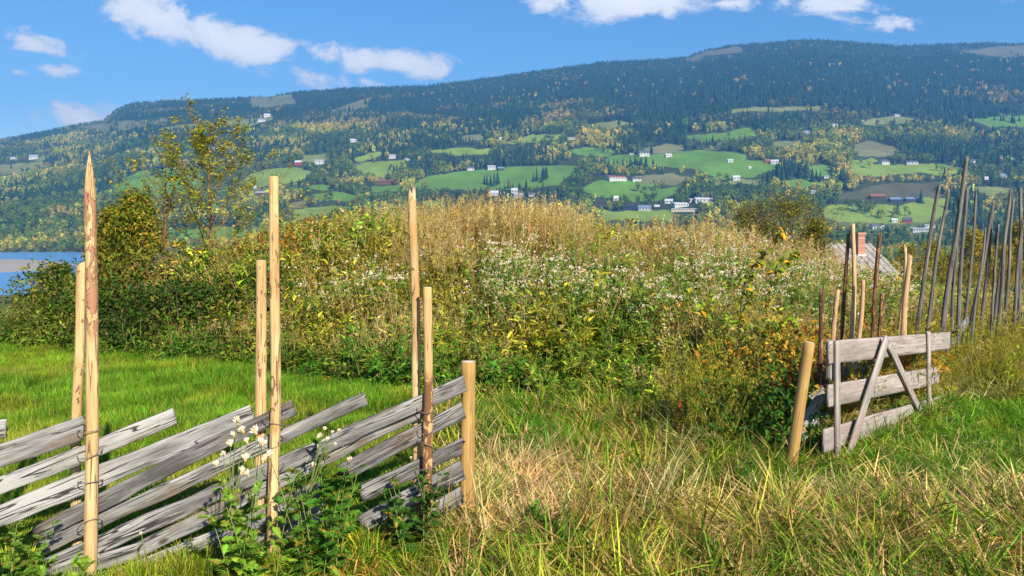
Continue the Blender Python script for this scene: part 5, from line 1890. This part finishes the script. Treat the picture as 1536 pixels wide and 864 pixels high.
fstake(133, 135.5, 228, .058, 18, M_polebark, 3, 'point', 'stake with carved point and reddish bark left on its upper half', taper=.92)
fstake(116, 121, 393, -.072, 15, M_pole, 4, 'slant')
fstake(409, 409.5, 265, .055, 15.5, M_pole, 5, 'flat', 'tall smooth peeled stake with flat top', taper=.93)
fstake(389, 388, 391, -.072, 17.5, M_pole, 6, 'flat')
fstake(624, 622, 290, -.070, 14.5, M_pole, 7, 'ragged', taper=.85)
fstake(641, 639.5, 431, .055, 16, M_pole2, 8, 'flat', 'short stake with dark bark patches', taper=.80)
fstake(-30, -28, 240, .058, 17, M_pole, 9, 'point')
fstake(-50, -48, 420, -.06, 16, M_pole, 11, 'flat')
# end post
A = Pf(700, 790, -.075); A.z = gz(A.x, A.y)
Bt = Pf(703, 543, -.075)
stand('end_post', pole_mesh('end_post', (Bt-A).length, .0535, .0485, M_post, 21, 'flat', M_postcap, 24, .004, .3, .02), A, Bt, fence, 'thick round end post with pale sawn top')
# wires
for k, (wx, wys, d) in enumerate([(135, (646, 680, 723, 792), 0.0), (409.5, (634, 663, 700), 0.0), (639.5, (612, 642, 668, 700), 0.0)]):
    for q, wy in enumerate(wys):
        c = Pf(wx, wy, .035)
        wire_loop('wire_tie', c, .062, fence, k*10+q, .30)

# ------------------------------------------------------------------ the gate post and the gate
gb = V(1183, 712, 5.96); gb.z = gz(gb.x, gb.y)
gt = V(1213.5, 514, 5.96)
gp = stand('gate_post', pole_mesh('gate_post', (gt-gb).length, .047, .044, M_post, 31, 'flat', M_postcap, 22, .004, .3, .02), gb, gt, None)
tag(gp, 'leaning round wooden post at the left end of the pale gate', 'post')

GA = Vector(((1241-768)/F*6.08, 6.08, 0)); GBp = Vector(((1410-768)/F*8.05, 8.05, 0))
gd = (GBp-GA).normalized(); gn = Vector((gd.y, -gd.x, 0))       # towards the path


def Pg(px, py, d=0.0):
    A = GA+gn*d
    u = (px-768)/F
    # A + s*gd = (uY, Y)
    s = (A.x-u*A.y)/(u*gd.y-gd.x)
    Y = A.y+s*gd.y
    return V(px, py, Y)


gate = empty('field_gate', Vector((GA.x, GA.y, gz(GA.x, GA.y))), 'pale sagging wooden gate with crossed braces standing open in the grass', 'gate')
for i, (a, b, h) in enumerate([((1243, 529), (1424, 511), .192), ((1242, 594), (1408, 562), .185), ((1235, 661), (1420, 604), .19)]):
    A, B = Pg(*a), Pg(*b)
    lay('board', plank_mesh('board', (B-A).length, h, .024, M_gate, 60+i, .004, .012, .0025, .006), A, B, gate, gn)


def gbar(name, a, b, w, th, d, seed, label=None):
    A, B = Pg(*a, d), Pg(*b, d)
    return lay(name, plank_mesh(name, (B-A).length, w, th, M_gate, seed, .003, .006, .002, .004), A, B, gate, gn, label)


gbar('upright', (1256, 708), (1256, 511), .070, .030, .028, 71)
gbar('upright', (1244, 570), (1244, 510), .030, .05, -.03, 74)
gbar('upright', (1394, 618), (1393, 497), .068, .030, .028, 72)
gbar('brace', (1265, 706), (1330, 508), .095, .026, .060, 73, 'wide pale brace leaning to the left')
gbar('brace', (1384, 626), (1333, 516), .080, .026, .032, 75, 'thin darker brace leaning to the right')
# old grey boards slumped behind the gate post
for i, (a, b, h) in enumerate([((1196, 668), (1226, 612), 20), ((1200, 640), (1236, 590), 16)]):
    A = V(*a, 6.3); B = V(*b, 6.55)
    me_ = plank_mesh('loose_board', (B-A).length, h*6.4/F, .02, M_greyw, 90+i, .02, .02)
    e_ = link('loose_board', me_)
    xx = (B-A).normalized(); yq = Vector((-.2, 1, 0)).normalized(); zz = xx.cross(yq).normalized(); yq = zz.cross(xx)
    e_.rotation_mode = 'QUATERNION'; e_.rotation_quaternion = Matrix((xx, yq, zz)).transposed().to_quaternion(); e_.location = A
    tag(e_, ('lower', 'upper')[i]+' grey board slumped in the shade behind the gate post', 'board')

# ------------------------------------------------------------------ brown stakes behind the gate
bf = empty('brown_stake_fence', Vector((3.6, 7.6, gz(3.6, 7.6))), 'row of short rough brown stakes standing behind the gate', 'fence')
for i, (tx, ty, bx, Yq, w, mt, tp) in enumerate([
    (1234, 432, 1222, 7.0, 9.5, M_brstake, 'ragged'), (1254, 435, 1247, 7.1, 9, M_tanstake, 'flat'), (1283, 335, 1268, 7.6, 8, M_tanstake, 'slant'), (1274, 350, 1266, 7.7, 7, M_brstake, 'ragged'),
    (1290, 420, 1287, 7.5, 8, M_tanstake, 'flat'), (1318, 348, 1303, 7.9, 8, M_brstake, 'ragged'), (1321, 440, 1319, 8.3, 8, M_brstake, 'flat'),
    (1361, 385, 1350, 8.6, 10, M_tanstake, 'ragged'), (1352, 372, 1345, 8.8, 6, M_tanstake, 'ragged')]):
    t_ = V(tx, ty, Yq); x = (bx-768)/F*Yq
    b_ = Vector((x, Yq, gz(x, Yq)))
    stand('stake', pole_mesh('stake', (t_-b_).length, w*.50*Yq/F, w*.36*Yq/F, mt, 120+i, tp, M_postcap if tp == 'flat' else None, 12, .03, .2, .14), b_, t_, bf, None, i)
for i, (a, b) in enumerate([(((1215, 600), 6.9), ((1290, 540), 7.9)), (((1240, 600), 7.2), ((1345, 520), 8.8)), (((1225, 640), 6.8), ((1310, 565), 8.0))]):
    A = V(*a[0], a[1]); B = V(*b[0], b[1])
    lay('plank', plank_mesh('plank', (B-A).length, .10, .02, M_greyw, 130+i, .04, .04), A, B, bf, Vector((.6, -.8, 0)))

# ------------------------------------------------------------------ tall grey stakes at right
gf = empty('grey_stake_fence', Vector((6.2, 9.8, gz(6.2, 9.8))), 'old fence of tall weathered grey stakes leaning at the right edge', 'fence')
for i, (tx, ty, bx, Yq, w, tp) in enumerate([
    (1411, 277, 1378, 8.7, 9, 'slant'), (1419, 281, 1394, 8.9, 8, 'ragged'), (1451, 235, 1416, 9.1, 11, 'slant'), (1448, 280, 1440, 9.3, 9, 'flat'), (1437, 292, 1431, 9.5, 7, 'slant'),
    (1487, 300, 1460, 10.0, 8, 'slant'), (1489, 310, 1470, 10.2, 7, 'ragged'), (1514, 285, 1500, 10.4, 9, 'flat'), (1508, 322, 1490, 10.6, 7, 'slant'), (1528, 280, 1529, 10.9, 9, 'slant'),
    (1534, 375, 1533, 11.3, 7, 'ragged'), (1478, 345, 1462, 9.8, 6, 'ragged'), (1498, 335, 1490, 10.1, 6, 'slant'), (1518, 300, 1510, 10.9, 6.5, 'ragged'), (1531, 330, 1524, 10.7, 7, 'flat'), (1462, 290, 1446, 9.6, 6.5, 'ragged'), (1552, 290, 1545, 11.3, 9, 'slant'), (1570, 270, 1566, 11.6, 9, 'flat'), (1592, 300, 1584, 12, 8, 'slant')]):
    t_ = V(tx, ty, Yq); x = (bx-768)/F*Yq
    zb_ = gz(x, Yq)
    # keep the lean of the visible part down to the ground
    vis = V(bx, 490, Yq); d_ = vis-t_
    k_ = (zb_-t_.z)/d_.z
    b_ = t_+d_*k_
    stand('stake', pole_mesh('stake', (t_-b_).length, w*.40*Yq/F, w*.26*Yq/F, M_grstake, 150+i, tp, None, 12, .022, .2, .09), b_, t_, gf, None, i)
for i, (a, Ya, b, Yb2) in enumerate([((1396, 560), 8.9, (1446, 484), 9.9), ((1412, 580), 9.0, (1470, 520), 10.0), ((1425, 520), 9.2, (1452, 478), 9.6)]):
    A = V(*a, Ya); B = V(*b, Yb2)
    lay('rail', plank_mesh('rail', (B-A).length, .085, .035, M_greyw, 170+i, .04, .05), A, B, gf, Vector((.6, -.8, 0)))

# ================================================================== plants at the fence
def plant_thing(name, loc, label, cat, mb, mats, tint, tint2, dry, rz=0.0, heads=None):
    e = empty(name, loc, label, cat)
    e.rotation_euler = (0, 0, rz)
    o = link('leaves', mb.mesh('leaves', mats), e)
    o['tint'] = list(tint); o['tint2'] = list(tint2); o['dry'] = float(dry)
    if heads is not None:
        link('seed_heads', heads, e)
    return e


def head_mesh(r, pts, size):
    hb = MB()
    for p, d in pts:
        s = size*r.uniform(.75, 1.25)
        up = norm(np.array([r.normal(0, .45), r.normal(0, .45), 1.0]))
        n = 70
        # drooping silky tuft on a brown cup
        D = norm(rdir(r, n)*.75+up*.9)
        P = p+up*s*.25+rdir(r, n)*s*.12
        v_, t_, a_ = leaves(r, P, D, rdir(r, n), r.uniform(.6, 1.05, n)*s, r.uniform(.16, .34, n)*s, .1, .12)
        hb.add(v_, None, t_, a_, 0)
        v_, q_ = tube([p-up*s*.30, p-up*s*.05, p+up*s*.22, p+up*s*.36], [s*.10, s*.26, s*.27, s*.12], 8)
        hb.add(v_, q_, m=1)
    return hb.mesh('seed_heads', [M_cream, M_stalk])


r = seedr(201)


def thistle(px, py_base, Yq, px_heads, seed, label, nst, h, leaf, tint, nl=15, hs=.021, spread=.09, lean=.22):
    r_ = seedr(seed)
    x = (px-768)/F*Yq; z = gz(x, Yq)
    mb, tips = herb(r_, nst, h, nl, leaf, (.3, .4), spread, lobed=True, lean=lean)
    hp_ = []
    for (hx, hy) in px_heads:
        q = V(hx, hy, Yq+r_.normal(0, .03))
        p = np.array([q.x-x, q.y-Yq, q.z-z])
        b0 = min(tips, key=lambda t_: np.linalg.norm(t_[0][:2]-p[:2]))[0]
        b0 = b0*.8
        pts = bezier(b0, (b0+p)/2+np.array([0, 0, .02]), p, 6)
        v_, q_ = tube(pts, np.linspace(.003, .0018, 6), 4)
        mb.add(v_, q_, m=1)
        hp_.append((p, None))
    hm = head_mesh(r_, hp_, hs) if hp_ else None
    return plant_thing('thistle_plant', (x, Yq, z), label, 'thistle', mb, [M_leaf, M_stem], tint, (.30, .26, .03), .08, 0, hm)


thistle(385, 864, 3.75, [(356, 636), (365, 648), (384, 650), (352, 655), (371, 664), (394, 668), (398, 690), (335, 682), (325, 698), (404, 686), (368, 690), (372, 712), (362, 710), (390, 664), (346, 668)], 211,
        'tall thistle with cream seed heads before the middle tall stake', 7, (.60, .92), (.09, .16), (.20, .34, .03), 20, .029, .10, .14)
thistle(490, 800, 4.2, [(486, 644), (481, 655), (498, 650), (509, 648), (491, 660), (501, 668), (524, 692), (478, 672), (470, 700)], 223,
        'darker leafy thistle with small white heads between the stakes', 11, (.48, .76), (.07, .12), (.08, .20, .018), 24, .020, .13, .15)
thistle(622, 790, 4.55, [(617, 688)], 227, 'dark leafy clump at the foot of the short bark patched stake', 10, (.28, .50), (.06, .11), (.05, .135, .018), 18, .012, .12)
thistle(55, 880, 3.45, [], 231, 'bright green leafy weed in the bottom left corner', 10, (.22, .44), (.09, .16), (.19, .33, .03), 18, .02, .16, .4)
thistle(212, 880, 3.55, [(212, 801)], 233, 'low jagged leaved thistle below the first tall stake', 6, (.14, .30), (.10, .17), (.20, .34, .03), 14, .010, .10, .5)
thistle(440, 880, 3.55, [], 239, 'low thistle rosette right of the tall seed headed thistle', 6, (.14, .34), (.11, .18), (.19, .32, .03), 15, .02, .12, .5)
thistle(820, 768, 4.75, [], 243, 'small fresh green shoot in the straw beside the end post', 7, (.14, .26), (.06, .11), (.08, .22, .02), 12, .02, .06, .3)
thistle(10, 800, 3.8, [], 247, 'pale leafy weed at the left frame edge before the planks', 8, (.22, .42), (.07, .12), (.13, .25, .03), 15, .02, .12, .4)


# long dry bents leaning over the foreground
def bents(px, Yq, n, h, seed, label, lean_to=(.5, 0), tint=STRAW):
    r_ = seedr(seed)
    x = (px-768)/F*Yq
    an = np.full(n, math.atan2(lean_to[1], lean_to[0]))+r_.normal(0, .5, n)
    p0 = np.concatenate([r_.normal(0, .07, (n, 2)), np.full((n, 1), -.01)], 1)
    mb = MB()
    v_, q_, a_ = strips(p0, an, r_.uniform(.15, .6, n), r_.uniform(.1, .6, n), r_.uniform(*h, n), np.full(n, .0085), 6, r_.random((n, 2)))
    mb.add(v_, q_, None, a_)
    n2 = n*3
    v_, q_, a_ = blades(r_, n2, (.15, .38), .13, (.1, .8), (.3, 1.6), (.007, .013), 5)
    mb.add(v_, q_, None, a_)
    o = link('dry_grass_tuft', mb.mesh('dry_grass_tuft', [M_grass]))
    o.location = (x, Yq, gz(x, Yq)); o['tint'] = list(tint); o['tint2'] = [.16, .19, .025]; o['dry'] = .3
    return tag(o, label, 'grass tuft')


bents(962, 4.9, 26, (.55, .9), 301, 'long pale bents leaning right in the middle foreground', (1, .2), (.66, .52, .24))
bents(995, 5.2, 18, (.5, .85), 302, 'second clump of leaning pale bents, further right', (1, .1), (.62, .48, .22))
bents(862, 4.55, 26, (.3, .6), 303, 'rusty brown grass tuft right of the fresh green shoot', (.2, .2), (.36, .19, .05))
bents(880, 4.1, 24, (.25, .5), 304, 'yellow green grass tuft low in the middle foreground', (.3, -.2), (.40, .33, .03))
bents(740, 4.5, 7, (.4, .62), 305, 'few thin straws arching right of the end post', (-.6, .3), PALE)
bents(1215, 5.6, 10, (.3, .55), 306, 'grass tuft at the foot of the leaning gate post', (-.5, -.2), (.12, .20, .02))
bents(690, 4.6, 8, (.35, .7), 307, 'thin dry stalks rising in front of the end post', (.1, .2), STRAW)

bents(1090, 4.3, 40, (.2, .42), 308, 'brown withered grass tuft near the bottom edge below the gate post', (.1, -.3), (.34, .20, .07))
bents(1010, 4.0, 36, (.2, .42), 309, 'golden grass tuft at the bottom edge right of centre', (.2, -.2), (.50, .38, .05))
bents(800, 3.95, 34, (.2, .4), 310, 'bright yellow green grass tuft at the bottom edge by the straw', (-.2, .2), (.30, .36, .03))
bents(905, 4.7, 30, (.25, .45), 311, 'rusty tangled tuft between the straw patch and the pale bents', (.3, .1), (.46, .28, .08))
bents(1300, 4.35, 36, (.15, .32), 312, 'brownish low tuft on the dry strip in front of the gate', (.5, -.1), (.40, .26, .10))

# pale leaf on the ground at right
mb = MB(); v_, t_, a_ = leaves(seedr(1), np.array([[0, 0, .0]]), np.array([[1., .1, .05]]), np.array([[0, -.3, 1.]]), np.array([.085]), np.array([.04])); mb.add(v_, None, t_, a_)
o = link('fallen_leaf', mb.mesh('fallen_leaf', [M_fluff])); q = V(1480, 789, 4.75); o.location = (q.x, q.y, gz(q.x, q.y)+.05)
tag(o, 'pale fallen leaf lying on the dry grass at lower right', 'leaf')
